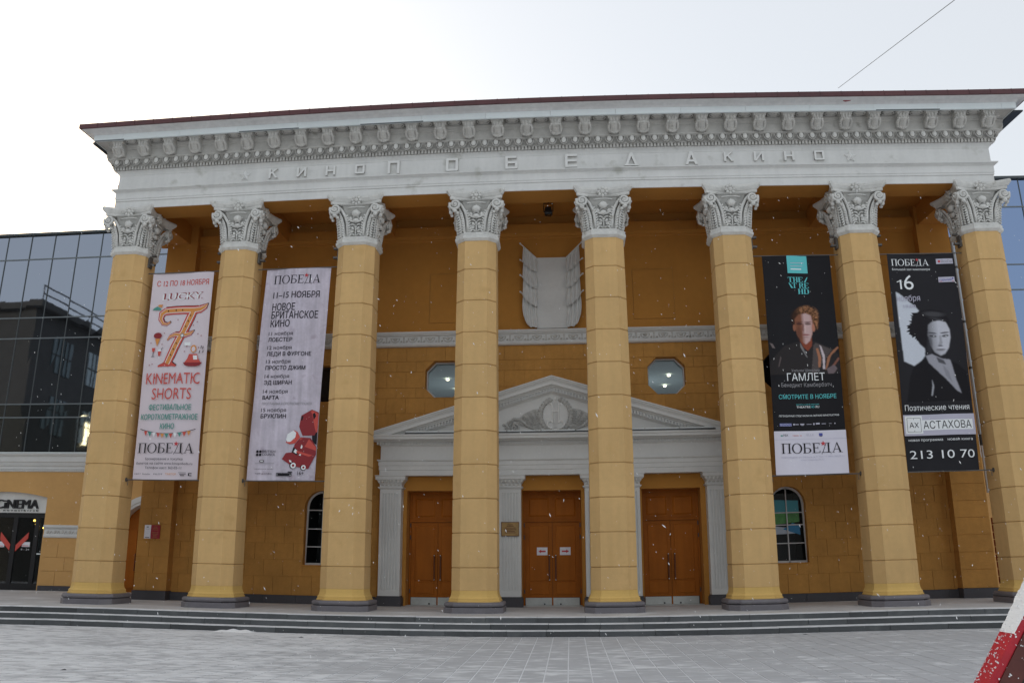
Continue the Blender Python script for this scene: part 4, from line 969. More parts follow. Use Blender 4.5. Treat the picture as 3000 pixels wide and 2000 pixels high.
for x, z in ((-18.50, 2.44), (-18.42, 2.31), (-18.02, 2.50), (-17.93, 2.51), (-17.96, 2.43), (-18.06, 2.27), (-17.90, 2.31), (-17.86, 2.28), (-18.10, 2.18), (-18.05, 2.20)):
    MB().ell((x, 7.36, z), (.05, .03, .035), 8, 5).build('garland_bulb', 'warmglow', ins)
ti = MB(); P = [(-21.3, 2.70), (-17.80, 2.70)] + [(-17.80 - .25 * i, 3.24 + .20 * (1 - ((-17.80 - .25 * i + 19.55) / 1.75) ** 2)) for i in range(15)]
ti.prism(P, 7.16, 7.22); ti = ti.build('tympanum_board', 'white', AL, recalc=True)
def print_on(parent, name, s, x0, x1, zb, h, y, m, bold=.0, depth=.03, cap=None):
    v, f = text_fit(s, x0, x1, zb, h, bold, cap=cap); b = MB()
    b.add([(x, y, z) for x, z in v], f)
    if depth:
        from collections import Counter
        ec = Counter(); dr = {}
        for q in f:
            for i in range(len(q)): e_ = (q[i], q[(i + 1) % len(q)]); k = tuple(sorted(e_)); ec[k] += 1; dr[k] = e_
        n0 = len(b.v); b.v += [(x, y + depth, z) for x, z in v]
        for k, c in ec.items():
            if c == 1: i, j = dr[k]; b.f.append((j, i, i + n0, j + n0)); b.m.append(0)
    return b.build(name, m, parent)
print_on(ti, 'letters', 'CiNEMA', -19.93, -18.28, 2.85, .33, 7.10, 'black', 0, .06)
print_on(ti, 'letters', 'CiNEMA', -19.90, -18.25, 2.85, .33, 7.103, 'black', 0, .05)
print_on(ti, 'letters', 'n o v o s i b i r s k', -19.62, -18.25, 2.755, .06, 7.13, 'black', 0, .03)
for s, (a, b_) in ((-1, (-19.66, -19.24)), (1, (-19.03, -18.58))):
    p = MB(); z0, z1 = 1.50, 2.02
    P = [(a, z1), (a, z1 - .27), (b_ - .02, z0 - .13), (b_, z0 + .08)] if s < 0 else [(a, z0 - .17), (a, z0 + .06), (b_, z1), (b_, z1 - .22)]
    p.prism(P, 7.24, 7.245); MB
    tag_ = p.build('red_ribbon', 'pred', gd, recalc=True)
for x0, x1, z0, z1 in ((-19.9, -19.48, 1.48, 1.68), (-18.8, -18.5, 1.50, 1.67)):
    MB().box(x0, x1, 7.255, 7.262, z0, z1).build('door_notice', 'paper', gd); MB().box(x0, x1 - .04, 7.248, 7.254, z0 + .03, z0 + .05).build('notice_line', 'pred', gd)
print_on(gd, 'opening_hours', '9 - 24', -18.82, -18.50, 1.38, .06, 7.255, 'paper', 0, 0)

SX, TX = .989, .045
# ================================================================== things fixed to the front
def sheet(name, x0, x1, z0, z1, y, m, label, cat, t=.01, group=None):
    o = thing(name, ((x0 + x1) / 2, y, z0), label, cat, group)
    MB().box(x0, x1, y - t, y, z0, z1).build('sheet', m, o); return o
for x0, x1, s, lb_ in ((-.41, -.105, -1, 'white paper on the middle door, its red arrow aimed at the brass plaque'), (.25, .555, 1, 'white paper on the middle door, its red arrow aimed away from the brass plaque')):
    o = sheet('paper_sign', x0, x1, 1.445, 1.67, 3.724, 'paper', lb_, 'sign', .004, 'arrow papers on the middle door')
    c = (x0 + x1) / 2; ar = [(-.10, -.022), (.03, -.022), (.03, -.052), (.105, 0), (.03, .052), (.03, .022), (-.10, .022)]
    P = [(c + s * x, 1.555 + z) for x, z in ar]; MB().prism(P, 3.716, 3.719).build('arrow', 'red', o, recalc=True)
o = sheet('brass_plaque', -1.355, -.885, 1.99, 2.36, 2.968, 'brass', 'small framed brass plaque on the white pilaster beside the middle door', 'plaque', .02)
fr = MB().box(-1.37, -.87, 2.955, 2.965, 2.355, 2.375).box(-1.37, -.87, 2.955, 2.965, 1.975, 1.995).box(-1.37, -1.35, 2.955, 2.965, 1.995, 2.355).box(-.89, -.87, 2.955, 2.965, 1.995, 2.355).build('frame', 'handle', o)
t = MB()
for k, (a, b_) in enumerate(((-1.2, -1.04), (-1.22, -1.02), (-1.27, -.97), (-1.29, -.95), (-1.25, -.99), (-1.27, -.97))): t.box(a, b_, 2.944, 2.947, 2.29 - .045 * k, 2.305 - .045 * k)
t.build('engraved_lines', 'handle', o)
o = sheet('notice_board', -12.0, -11.80, 1.79, 2.19, 2.998, 'paper', 'narrow white notice board beside a dark red plaque on the corner pier', 'sign', .02)
t = MB().box(-11.94, -11.87, 2.974, 2.977, 2.12, 2.14).box(-11.96, -11.84, 2.974, 2.977, 2.07, 2.075).box(-11.97, -11.83, 2.974, 2.977, 1.815, 1.83).box(-11.95, -11.87, 2.974, 2.977, 1.95, 1.952); t.build('printed_lines', 'ink', o)
o = sheet('red_plaque', -11.79, -11.505, 1.79, 2.19, 2.998, 'plaque_red', 'dark red lettered plaque on the yellow corner pier beside a white notice', 'plaque', .025)
t = MB()
for k, w in enumerate((.10, .14, .17, .0, .20, .18, .12, .14)): 
    if w: t.box(-11.65 - w / 2, -11.65 + w / 2, 2.969, 2.972, 2.13 - .042 * k, 2.14 - .042 * k)
t.build('gold_lines', 'brass', o)
# floodlight under the ceiling
o = thing('floodlight', (.09, 2.2, 11.3), 'black floodlight in a bracket hanging under the portico ceiling', 'floodlight')
MB().loft([[(.01, 2.12, 11.2), (.17, 2.12, 11.2), (.17, 2.32, 11.2), (.01, 2.32, 11.2)], [(-.03, 2.10, 11.25), (.21, 2.10, 11.25), (.21, 2.34, 11.25), (-.03, 2.34, 11.25)], [(0, 2.10, 11.42), (.18, 2.10, 11.42), (.18, 2.34, 11.42), (0, 2.34, 11.42)]]).build('housing', 'black', o)
MB().tube([(-.045, 2.2, 11.3), (-.045, 2.2, 11.56), (.225, 2.2, 11.56), (.225, 2.2, 11.3)], .014, 6).build('bracket', 'black', o)
MB().box(.02, .16, 2.13, 2.31, 11.185, 11.20).build('lens', 'glass', o); MB().tube([(.09, 2.2, 11.56), (.09, 2.2, 11.62)], .02, 6).build('stem', 'black', o)

# ================================================================== BANNERS
RMON = False
BW, BH, BY, BT = 1.88, 5.89, .72, 9.085
BSX, BSZ = 1.86 / 1.88, 5.84 / 5.89
def wave(i):
    a = [.022, .02, .026, .024][i]; p = i * 1.7
    return lambda x, z: BY + a * math.sin(x * 3.1 + z * .35 + p) + .010 * math.sin(z * 1.9 + x * 1.3 + p) + .006 * math.sin(x * 7 - z * .8)
def lean(i): return [.035 / BH, -.138 / BH, -.094 / BH, -.133 / BH][i]
class Banner:
    def __init__(s, i, xl, fabric, label, xc0, xc1):
        s.i = i; s.x = xl; s.w = wave(i); s.k = lean(i)
        s.o = thing('banner', (xl + BW / 2, BY, BT - BH * BSZ), label, 'banner', 'long vertical banners hung between the columns'); s.lay = 0
        nx_, nz_ = 24, 70; v = []; f = []
        for j in range(nz_ + 1):
            for q in range(nx_ + 1): x = BW * q / nx_; z = BH * j / nz_; v.append(s.pt(x, z, 0))
        for j in range(nz_):
            for q in range(nx_): a = j * (nx_ + 1) + q; f.append((a, a + nx_ + 1, a + nx_ + 2, a + 1))
        b = MB().add(v, f); b.add([(p[0], p[1] + .002, p[2]) for p in v], [tuple(reversed(q)) for q in f]); b.build('fabric', fabric, s.o, smooth=True)
        BB = BT - BH * BSZ
        for z in (BT + .01, BB - .01): MB().tube([(xc0, BY, z), (xc1, BY, z)], .016, 6).build('rod', 'rod', s.o)
        for xc in (xc0, xc1):
            sgn = 1 if xc == xc0 else -1
            br = MB().box(*sorted((xc - sgn * .02, xc + sgn * .03)), BY - .09, BY + .09, BT + .18, BT + .62)
            br.box(*sorted((xc + sgn * .0, xc + sgn * .16)), BY - .05, BY + .05, BT + .52, BT + .57).box(*sorted((xc + sgn * .0, xc + sgn * .16)), BY - .05, BY + .05, BT + .25, BT + .30)
            br.build('bracket', 'rod', s.o)
            MB().tube([(xc - sgn * .03, BY, BB - .01), (xc + sgn * .02, BY, BB - .01)], .06, 8).tube([(xc + sgn * .06, BY, BB), (xc + sgn * .08, BY - .03, BB - .16)], .008, 5).build('rod_anchor', 'rod', s.o)
    def pt(s, x, z, off): return (s.x + x * BSX + s.k * z, s.w(x, z) - off, BT - z * BSZ)
    def fix(s, o): return o
    def flat(s, polys, m, name='print'):      # filled polygons (x, z down)
        s.lay += 1; b = MB(); off = .003 + .0013 * s.lay
        for P in polys: b.add([s.pt(x, z, off) for x, z in P], [tuple(range(len(P)))])
        b.build(name, m, s.o)
    def grid(s, x0, x1, z0, z1, m, name='print_field'):
        s.lay += 1; off = .003 + .0013 * s.lay; nx_ = max(2, int((x1 - x0) / .08)); nz_ = max(1, int((z1 - z0) / .08)); v = []; f = []
        for j in range(nz_ + 1):
            for q in range(nx_ + 1): v.append(s.pt(x0 + (x1 - x0) * q / nx_, z0 + (z1 - z0) * j / nz_, off))
        for j in range(nz_):
            for q in range(nx_): a = j * (nx_ + 1) + q; f.append((a, a + nx_ + 1, a + nx_ + 2, a + 1))
        MB().add(v, f).build(name, m, s.o)
    def text(s, items, m, bold=0.0, slant=0.0):
        s.lay += 1; off = .003 + .0013 * s.lay; b = MB()
        for it in items:
            st, x0, x1, zb, h = it[:5]; v, f = text_fit(st, x0, x1, 0, h, it[5] if len(it) > 5 else bold, slant)
            nv = len(v) // (4 if (it[5] if len(it) > 5 else bold) > .002 else 1)
            b.add([s.pt(x, zb - z, off + .00025 * (i // nv)) for i, (x, z) in enumerate(v)], f)
        b.build('lettering', m, s.o)
    def word(s, x0, x1, zb, h, m='ink', starm='red'):
        (v, f), (sx, sz, sr) = serif_word(x0, x1, 0, h); s.lay += 1; off = .003 + .0013 * s.lay
        MB().add([s.pt(x, zb - z, off) for x, z in v], f).build('lettering', m, s.o)
        s.flat([[(x, zb - z) for x, z in star_poly(sx, sz, sr, .42)]], starm, 'star_mark')
    def picture(s, x0, x1, z0, z1, nx_, nz_, fn):
        s.lay += 1; off = .003 + .0013 * s.lay
        gx, gz = np.meshgrid(np.linspace(x0, x1, nx_), np.linspace(z0, z1, nz_)); colr = fn(gx, gz)
        v = [s.pt(x, z, off) for x, z in zip(gx.ravel(), gz.ravel())]
        f = [(j * nx_ + q, (j + 1) * nx_ + q, (j + 1) * nx_ + q + 1, j * nx_ + q + 1) for j in range(nz_ - 1) for q in range(nx_ - 1)]
        o = MB().add(v, f).build('portrait', 'portrait', s.o, smooth=True)
        at = o.data.color_attributes.new('print', 'FLOAT_COLOR', 'POINT'); c = np.ones((nx_ * nz_, 4), np.float32); c[:, :3] = colr.reshape(-1, 3); at.data.foreach_set('color', c.ravel())
# column faces where the rods end
B1 = Banner(0, -11.139, 'bpink', 'pinkish white festival banner with a big red figure seven', -11.29, -9.05)
B2 = Banner(1, -7.70, 'bscratch', 'scratched lilac grey banner listing British films above a red paper bus', -7.95, -5.63)
B3 = Banner(2, 5.883, 'bblack', 'black banner with a curly haired man and a white foot', 5.62, 7.97)
B4 = Banner(3, 9.316, 'bblack2', 'charcoal banner with a short haired woman in black and white and a phone number', 9.06, 11.41)

# --- banner 1
B1.text([('С 12 ПО 18 НОЯБРЯ', .14, 1.76, .38, .165)], 'pred', .018)
B1.text([('LUCKY', .38, 1.62, .80, .21)], 'pdred', .03, .06)
B1.text([('LUCKY', .35, 1.59, .805, .20)], 'pwhite', .008, .06)
def ribbon(pts, w):      # tapered stroke outline as quads
    out = []; n = len(pts)
    L_, R_ = [], []
    for i, (x, z) in enumerate(pts):
        a = pts[max(i - 1, 0)]; b = pts[min(i + 1, n - 1)]; dx, dz = b[0] - a[0], b[1] - a[1]; l = math.hypot(dx, dz) or 1; ww = w[i] if hasattr(w, '__len__') else w
        L_.append((x - dz / l * ww, z + dx / l * ww)); R_.append((x + dz / l * ww, z - dx / l * ww))
    return [[L_[i], L_[i + 1], R_[i + 1], R_[i]] for i in range(n - 1)]
top = [(.70, 1.47), (.60, 1.53), (.47, 1.50), (.38, 1.37), (.40, 1.22), (.52, 1.14), (.80, 1.13), (1.10, 1.13), (1.40, 1.14), (1.60, 1.12), (1.72, 1.05), (1.80, .96)]
stem = [(1.38, 1.18), (1.30, 1.38), (1.22, 1.58), (1.14, 1.78), (1.02, 1.98), (.92, 2.2), (.82, 2.45), (.72, 2.68)]
bar = [(.66, 2.0), (.74, 1.90), (.90, 1.84), (1.05, 1.86), (1.2, 1.86), (1.36, 1.82), (1.46, 1.74)]
ftt = [(.44, 2.75), (.60, 2.70), (.75, 2.68), (.88, 2.70), (1.0, 2.75)]
for m_, a_, o_ in (('ink', 1.0, .018), ('pred', 1.0, 0), ('pwhite', .62, 0), ('porange', .46, 0)):
    B1.flat(ribbon([(x + o_, z - o_) for x, z in top], [q * a_ for q in (.03, .045, .06, .08, .11, .12, .12, .12, .12, .11, .08, .015)]), m_)
    B1.flat(ribbon([(x + o_, z - o_) for x, z in stem], [q * a_ for q in (.13, .135, .13, .12, .125, .13, .13, .12)]), m_)
    B1.flat(ribbon([(x + o_, z - o_) for x, z in bar], [q * a_ for q in (.02, .05, .07, .08, .08, .06, .012)]), m_)
    if a_ == 1: B1.flat(ribbon([(x + o_, z - o_) for x, z in ftt], [.02, .05, .08, .05, .02]), m_)
B1.flat([[(1.05, 1.88), (1.12, 1.80), (1.19, 1.88), (1.12, 1.96)]], 'pgrey'); B1.flat([[(1.08, 1.88), (1.12, 1.84), (1.16, 1.88), (1.12, 1.92)]], 'pwhite')
B1.flat([[(x - .02, z), (x, z - .03), (x + .02, z), (x, z + .03)] for x, z in ((.6, 1.14), (.85, 1.13), (1.05, 1.13), (1.32, 1.3), (1.26, 1.46), (1.2, 1.62), (.96, 2.1), (.89, 2.27), (.82, 2.43))], 'ink')
B1.flat([[(.10, 1.10), (.16, 1.03), (.24, .99), (.33, 1.04), (.38, 1.10)]], 'pgreen'); B1.flat([[(.24, .96), (.30, .94), (.40, .94), (.38, 1.02), (.30, 1.0)]], 'porange')
B1.flat([[(.28, 1.95), (.44, 1.95), (.36, 2.17)]], 'porange'); B1.flat([[(.36 + .13 * math.cos(a), 1.86 + .09 * math.sin(a)) for a in [i * .6 for i in range(10)]]], 'pdred')
B1.flat([[(.22, 2.22), (.32, 2.22), (.30, 2.33), (.24, 2.33)], [(.41, 2.32), (.51, 2.32), (.49, 2.45), (.43, 2.45)]], 'pred'); B1.flat([[(.262, 2.33), (.278, 2.33), (.278, 2.46), (.262, 2.46)], [(.22, 2.46), (.32, 2.46), (.32, 2.475), (.22, 2.475)], [(.47, 2.3), (.55, 2.20), (.56, 2.21), (.485, 2.31)]], 'ink'); B1.flat([[(.42, 2.26), (.50, 2.26), (.51, 2.32), (.41, 2.32)], [(1.22, 2.08), (1.40, 2.08), (1.40, 2.18), (1.22, 2.18)]], 'pwhite')
B1.flat([[(1.50 + .09 * math.cos(a), 2.27 + .11 * math.sin(a)) for a in [i * .6 for i in range(10)]]], 'porange'); B1.flat([[(1.50 + .055 * math.cos(a), 2.28 + .075 * math.sin(a)) for a in [i * .6 for i in range(10)]]], 'bpink')
B1.flat([[(1.38, 2.42), (1.62, 2.42), (1.66, 2.55), (1.74, 2.66), (1.26, 2.66), (1.34, 2.55)]], 'pred'); B1.flat([[(1.22, 2.66), (1.78, 2.66), (1.72, 2.74), (1.6, 2.77), (1.4, 2.77), (1.28, 2.74)]], 'pdred'); B1.flat([[(1.50, 2.46), (1.62, 2.46), (1.64, 2.58), (1.52, 2.58)]], 'pwhite')
B1.flat([[(x, z), (x + .018, z), (x + .018, z + .07), (x - .02, z + .08), (x - .02, z + .06), (x, z + .06)] for x, z in ((1.72, 2.18), (1.77, 2.20), (1.68, 2.32), (1.78, 2.31))], 'ink')
B1.flat([star_poly(x, z, .03, .3) for x, z in ((1.30, 2.20), (1.24, 2.35), (1.65, 2.24), (.95, 1.42), (1.55, 1.50), (1.44, 1.60), (.52, 2.12), (.18, 2.08), (.56, 1.8), (1.62, .80), (1.6, 1.85), (1.7, 1.9), (.2, 2.72), (.28, 2.69))], 'pdred')
B1.text([('KINEMATIC', .15, 1.76, 3.26, .33), ('SHORTS', .36, 1.54, 3.69, .33)], 'pred', -.002)
B1.flat([[(x, 3.08), (x + .035, 3.045), (x + .07, 3.08), (x + .035, 3.115)] for x in (.36, .60, 1.13, 1.50)], 'pred')
B1.text([('ФЕСТИВАЛЬНОЕ', .31, 1.58, 3.99, .155), ('КОРОТКОМЕТРАЖНОЕ', .10, 1.79, 4.26, .155), ('КИНО', .71, 1.14, 4.52, .155)], 'pgreen', .022)
rope = [(.12 + 1.64 * t, 4.52 + .13 * (1 - (2 * t - 1) ** 2)) for t in [i / 16 for i in range(17)]]
B1.flat(ribbon(rope, .009), 'ink')
for mm, ks in (('pred', (0, 3, 6, 9)), ('pgreen', (1, 5, 8)), ('pwhite', (2, 7)), ('porange', (4, 10))):
    B1.flat([[(.24 + .128 * k, rope[min(16, int(1 + (k + .9) * 1.28))][1] + .0), (.35 + .128 * k, rope[min(16, int(1 + (k + .9) * 1.28))][1] + .0), (.30 + .128 * k, rope[min(16, int(1 + (k + .9) * 1.28))][1] + .13)] for k in ks], mm)
B1.word(.11, 1.76, 5.18, .27)
B1.text([('Бронирование и покупка', .37, 1.46, 5.37, .065), ('билетов на сайте www.kinopobeda.ru', .10, 1.74, 5.49, .065), ('Телефон касс 362-02-11', .38, 1.44, 5.61, .065)], 'ink', .006)
B1.text([('F&RT', .08, .28, 5.76, .03), ('Rostelec', .33, .56, 5.77, .045), ('PILOT', .66, .92, 5.77, .04)], 'ink', 0); B1.text([('ТЭНЕТСИ', .99, 1.30, 5.77, .05)], 'porange', .01)
B1.flat([[(1.64, 5.71), (1.74, 5.71), (1.74, 5.73), (1.67, 5.73), (1.67, 5.77), (1.74, 5.77), (1.74, 5.79), (1.64, 5.79)], [(1.37, 5.70), (1.58, 5.70), (1.58, 5.712), (1.37, 5.712)], [(1.40, 5.74), (1.58, 5.74), (1.58, 5.755), (1.40, 5.755)], [(1.42, 5.77), (1.54, 5.77), (1.54, 5.79), (1.42, 5.79)]], 'ink')
# --- banner 2 (positions follow its slant)
q = .16
B2.word(.24, 1.62, .44, .25)
B2.text([('11–15 НОЯБРЯ', .27, 1.62, .86, .185), ('НОВОЕ', .28, .95, 1.22, .21), ('БРИТАНСКОЕ', .28, 1.62, 1.455, .21), ('КИНО', .28, .84, 1.69, .20)], 'ink', .014)
rows = [('11 ноября', .70, 'ЛОБСТЕР', .70, 1.93, 2.11), ('12 ноября', .70, 'ЛЕДИ В ФУРГОНЕ', 1.26, 2.33, 2.51), ('13 ноября', .70, 'ПРОСТО ДЖИМ', 1.13, 2.72, 2.90), ('14 ноября', .70, 'ЭД ШИРАН', .79, 3.13, 3.31), ('14 ноября', .70, 'BAFTA', .47, 3.55, 3.72), ('15 ноября', .70, 'БРУКЛИН', .71, 4.06, 4.23)]
B2.text([(a, .255, .255 + w, za, .105) for a, w, b_, w2, za, zb in rows], 'ink', -.004)
B2.text([(b_, .255, .255 + w2, zb, .115) for a, w, b_, w2, za, zb in rows], 'ink', .018)
B2.text([('ПРОГРАММА КОРОТКОМЕТРАЖЕК', .26, 1.66, 3.87, .07)], 'pgrey', -.004)
s2 = .02
B2.flat([[(1.37 + s2, 4.16), (1.67, 4.0), (1.868, 4.08), (1.868, 4.69), (1.46, 4.70), (1.33 + s2, 4.46)]], 'pdred')
B2.flat([[(1.60, 4.06), (1.70, 4.02), (1.868, 4.12), (1.868, 4.60), (1.74, 4.66), (1.66, 4.35)]], 'pred'); B2.flat([[(1.70, 4.12), (1.76, 4.08), (1.80, 4.18), (1.74, 4.28)], [(1.56, 4.12), (1.60, 4.10), (1.62, 4.26), (1.57, 4.22)], [(1.40, 4.18), (1.47, 4.16), (1.46, 4.28), (1.39, 4.29)]], 'ink')
B2.flat([[(1.72, 4.70), (1.868, 4.60), (1.868, 4.95), (1.74, 4.86)]], 'ink')
B2.flat([[(1.21, 4.55), (1.32, 4.60), (1.40, 4.74), (1.28, 4.90), (1.13, 4.93), (1.02, 4.88)]], 'pred'); B2.flat([[(1.21, 4.56), (1.285, 4.62), (1.27, 4.74), (1.15, 4.86), (1.06, 4.87), (1.02, 4.80), (1.05, 4.66)]], 'pwhite')
B2.flat([[(1.42, 4.74), (1.69, 4.76), (1.868, 5.0), (1.868, 5.20), (1.68, 5.58), (1.22, 5.50), (.94, 5.32), (1.04, 5.16), (1.24, 5.14), (1.26, 4.94)]], 'pdred')
B2.flat([[(1.42, 4.76), (1.62, 4.76), (1.865, 5.02), (1.865, 5.10), (1.50, 4.98), (1.40, 5.03), (1.34, 4.93)], [(1.28, 5.08), (1.84, 5.24), (1.82, 5.30), (1.26, 5.13)]], 'pred')
B2.flat([[(1.46, 4.93), (1.56, 4.96), (1.53, 5.08), (1.43, 5.04)], [(1.60, 4.98), (1.68, 5.01), (1.65, 5.13), (1.57, 5.09)], [(1.72, 5.04), (1.79, 5.08), (1.76, 5.18), (1.69, 5.14)], [(1.24, 5.0), (1.40, 5.12), (1.34, 5.22), (1.20, 5.14)], [(1.44, 5.14), (1.54, 5.17), (1.50, 5.28), (1.40, 5.24)], [(1.60, 5.18), (1.69, 5.21), (1.64, 5.33), (1.56, 5.29)]], 'ink')
B2.flat([[(1.455, 4.93), (1.50, 4.945), (1.47, 5.045), (1.43, 5.03)], [(1.62, 4.985), (1.65, 5.0), (1.63, 5.06), (1.60, 5.05)], [(1.29, 5.05), (1.36, 5.10), (1.33, 5.18), (1.25, 5.13)], [(1.44, 5.14), (1.50, 5.16), (1.46, 5.24), (1.40, 5.22)], [(1.60, 5.19), (1.63, 5.20), (1.60, 5.28), (1.57, 5.26)], [(1.14, 5.34), (1.20, 5.36), (1.22, 5.41), (1.16, 5.40)]], 'pwhite')
cir = lambda x, z, r, n_=12: [(x + r * math.cos(2 * PI * i / n_), z + r * math.sin(2 * PI * i / n_)) for i in range(n_)]
B2.flat([cir(1.25, 5.49, .09), cir(1.54, 5.54, .08)], 'ink'); B2.flat([cir(1.265, 5.49, .075), cir(1.55, 5.54, .065)], 'pwhite'); B2.flat([cir(1.265, 5.49, .035), cir(1.55, 5.54, .03)], 'pdred')
B2.flat([cir(.26, 5.13, .037), cir(.345, 5.13, .037), cir(.26, 5.215, .037), cir(.345, 5.215, .037)], 'ink')
B2.text([('BRITISH', .40, .75, 5.155, .065), ('COUNCIL', .40, .76, 5.235, .065)], 'ink', 0); B2.text([('coolconnections', .22, .74, 5.455, .045)], 'pgrey', -.003)
B2.flat([[(.34, 5.36), (.46, 5.36), (.46, 5.41), (.34, 5.41)]], 'ink'); B2.flat([[(.36, 5.372), (.44, 5.372), (.44, 5.398), (.36, 5.398)]], 'pwhite')
B2.text([('Информационные партнеры', .22, .73, 5.60, .022), ('тайга.инфо', .24, .70, 5.73, .04), ('16+', 1.40, 1.57, 5.74, .10)], 'ink', -.003)
B2.flat([[(.82, 5.69), (1.24, 5.69), (1.24, 5.77), (.82, 5.77)], [(1.13, 5.65), (1.25, 5.65), (1.25, 5.68), (1.13, 5.68)]], 'ink'); B2.text([('kuponline.ru', .84, 1.22, 5.755, .045)], 'pwhite', .006)

# --- banner 3
def blend(base, mask, colr): m_ = np.clip(mask, 0, 1)[..., None]; return base * (1 - m_) + np.array(colr) * m_
def el(gx, gz, cx, cz_, rx, rz, rot=0, soft=.15):
    dx, dz = gx - cx, gz - cz_; c, s_ = math.cos(rot), math.sin(rot); u = (dx * c + dz * s_) / rx; v = (-dx * s_ + dz * c) / rz
    return np.clip((1 - np.sqrt(u * u + v * v)) / soft + .5, 0, 1)
def pg(gx, gz, P, soft=2):
    ins_ = np.zeros(gx.shape, bool); n = len(P)
    for i in range(n):
        x0, z0 = P[i]; x1, z1 = P[(i + 1) % n]
        if z0 == z1: continue
        c = ((z0 > gz) != (z1 > gz)) & (gx < (x1 - x0) * (gz - z0) / (z1 - z0) + x0); ins_ ^= c
    m_ = ins_.astype(float)
    for _ in range(soft):
        p_ = np.pad(m_, 1, mode='edge'); m_ = (p_[1:-1, 1:-1] * 2 + p_[:-2, 1:-1] + p_[2:, 1:-1] + p_[1:-1, :-2] + p_[1:-1, 2:]) / 6
    return m_
BKG = (.015, .0145, .0175)
def man(gx, gz):
    c = np.zeros(gx.shape + (3,)) + BKG; r = np.random.default_rng(3).random(gx.shape)
    c = blend(c, pg(gx, gz, [(.0, 3.1), (.05, 2.9), (.42, 2.52), (.75, 2.42), (.9, 2.40), (1.28, 2.40), (1.72, 2.62), (1.88, 2.8), (1.88, 3.3), (0, 3.3)], 3), (.030, .026, .027))
    c = blend(c, .5 * pg(gx, gz, [(1.29, 2.44), (1.70, 2.64), (1.45, 2.95), (1.2, 3.3), (1.1, 3.3), (1.18, 2.8), (1.22, 2.5)], 2), (.16, .13, .125))
    c = blend(c, pg(gx, gz, [(.86, 2.36), (1.2, 2.30), (1.18, 2.52), (1.06, 2.66), (.95, 2.56)], 2), (.26, .065, .035))
    c = blend(c, pg(gx, gz, [(.86, 2.42), (.95, 2.60), (1.04, 2.84), (1.0, 2.82), (.86, 2.54)], 1), (.22, .21, .21))
    c = blend(c, el(gx, gz, 1.07, 1.78, .355, .37, 0, .12), (.10, .045, .022))
    cur = r.copy()
    for _ in range(3): p_ = np.pad(cur, 1, mode='edge'); cur = (p_[1:-1, 1:-1] + p_[:-2, 1:-1] + p_[2:, 1:-1] + p_[1:-1, :-2] + p_[1:-1, 2:]) / 5
    cur = np.clip((cur - .5) * 5 + .5, 0, 1)
    c = blend(c, el(gx, gz, 1.13, 1.66, .30, .25, 0, .25) * cur * .9, (.36, .17, .085))
    c = blend(c, el(gx, gz, 1.33, 1.88, .08, .2, 0, .4) * cur * .9, (.42, .19, .09))
    c = blend(c, el(gx, gz, .80, 1.80, .13, .25, 0, .5) * .8, (.035, .015, .010))
    face = pg(gx, gz, [(.76, 1.78), (.88, 1.66), (1.08, 1.62), (1.22, 1.68), (1.25, 1.9), (1.22, 2.18), (1.14, 2.38), (1.02, 2.48), (.90, 2.40), (.80, 2.22), (.76, 2.0)], 2)
    c = blend(c, face, (.24, .095, .055)); c = blend(c, face * np.clip((gx - .93) / .10, 0, 1), (.58, .40, .39)); c = blend(c, face * np.clip((gx - 1.16) / .08, 0, 1) * .6, (.50, .25, .20))
    c = blend(c, el(gx, gz, 1.265, 2.02, .04, .11, 0, .4), (.48, .20, .13)); c = blend(c, el(gx, gz, .74, 2.02, .04, .09, 0, .4), (.30, .12, .07))
    for ex, k in ((.88, .9), (1.12, .75)):
        c = blend(c, el(gx, gz, ex, 1.915, .085, .03, 0, .5) * k, (.07, .028, .025)); c = blend(c, el(gx, gz, ex, 1.865, .10, .018, -.05, .6) * .7, (.10, .04, .03))
    c = blend(c, pg(gx, gz, [(1.0, 1.9), (1.03, 2.07), (.98, 2.12), (.93, 2.08), (.96, 1.92)], 1) * .55, (.16, .05, .035)); c = blend(c, el(gx, gz, 1.03, 2.06, .03, .10, 0, .5) * .5, (.70, .52, .50))
    c = blend(c, el(gx, gz, 1.04, 2.215, .10, .022, 0, .6) * .8, (.26, .06, .06)); c = blend(c, el(gx, gz, 1.04, 2.285, .07, .012, 0, .8) * .5, (.2, .08, .06)); c = blend(c, el(gx, gz, .86, 2.15, .06, .2, 0, .8) * .5, (.10, .04, .03))
    for P, col_ in (([(1.28, 2.60), (1.34, 2.58), (1.40, 2.85), (1.36, 3.1), (1.30, 3.1), (1.32, 2.85)], (.42, .18, .10)), ([(1.38, 2.50), (1.43, 2.55), (1.50, 2.8), (1.48, 3.15), (1.42, 3.15), (1.44, 2.85)], (.60, .52, .55)), ([(1.85, 2.56), (1.88, 2.60), (1.66, 2.80), (1.55, 3.1), (1.48, 3.2), (1.56, 2.85), (1.70, 2.68)], (.36, .16, .09)), ([(1.85, 2.85), (1.88, 2.9), (1.70, 3.12), (1.62, 3.2), (1.60, 3.15)], (.24, .10, .07)), ([(1.52, 3.15), (1.72, 3.05), (1.80, 3.15), (1.70, 3.28), (1.55, 3.28)], (.18, .14, .15)), ([(.04, 2.42), (.12, 2.46), (.18, 2.58), (.10, 2.56)], (.18, .15, .15)), ([(.30, 2.80), (.33, 2.82), (.26, 3.05), (.22, 3.10)], (.13, .10, .10))):
        c = blend(c, pg(gx, gz, P, 1), col_)
    return c * (.93 + .14 * r[..., None])
B3.picture(.0, 1.88, 1.38, 3.29, 150, 150, man)
B3.grid(.67, 1.235, -.0, .50, 'pteal')
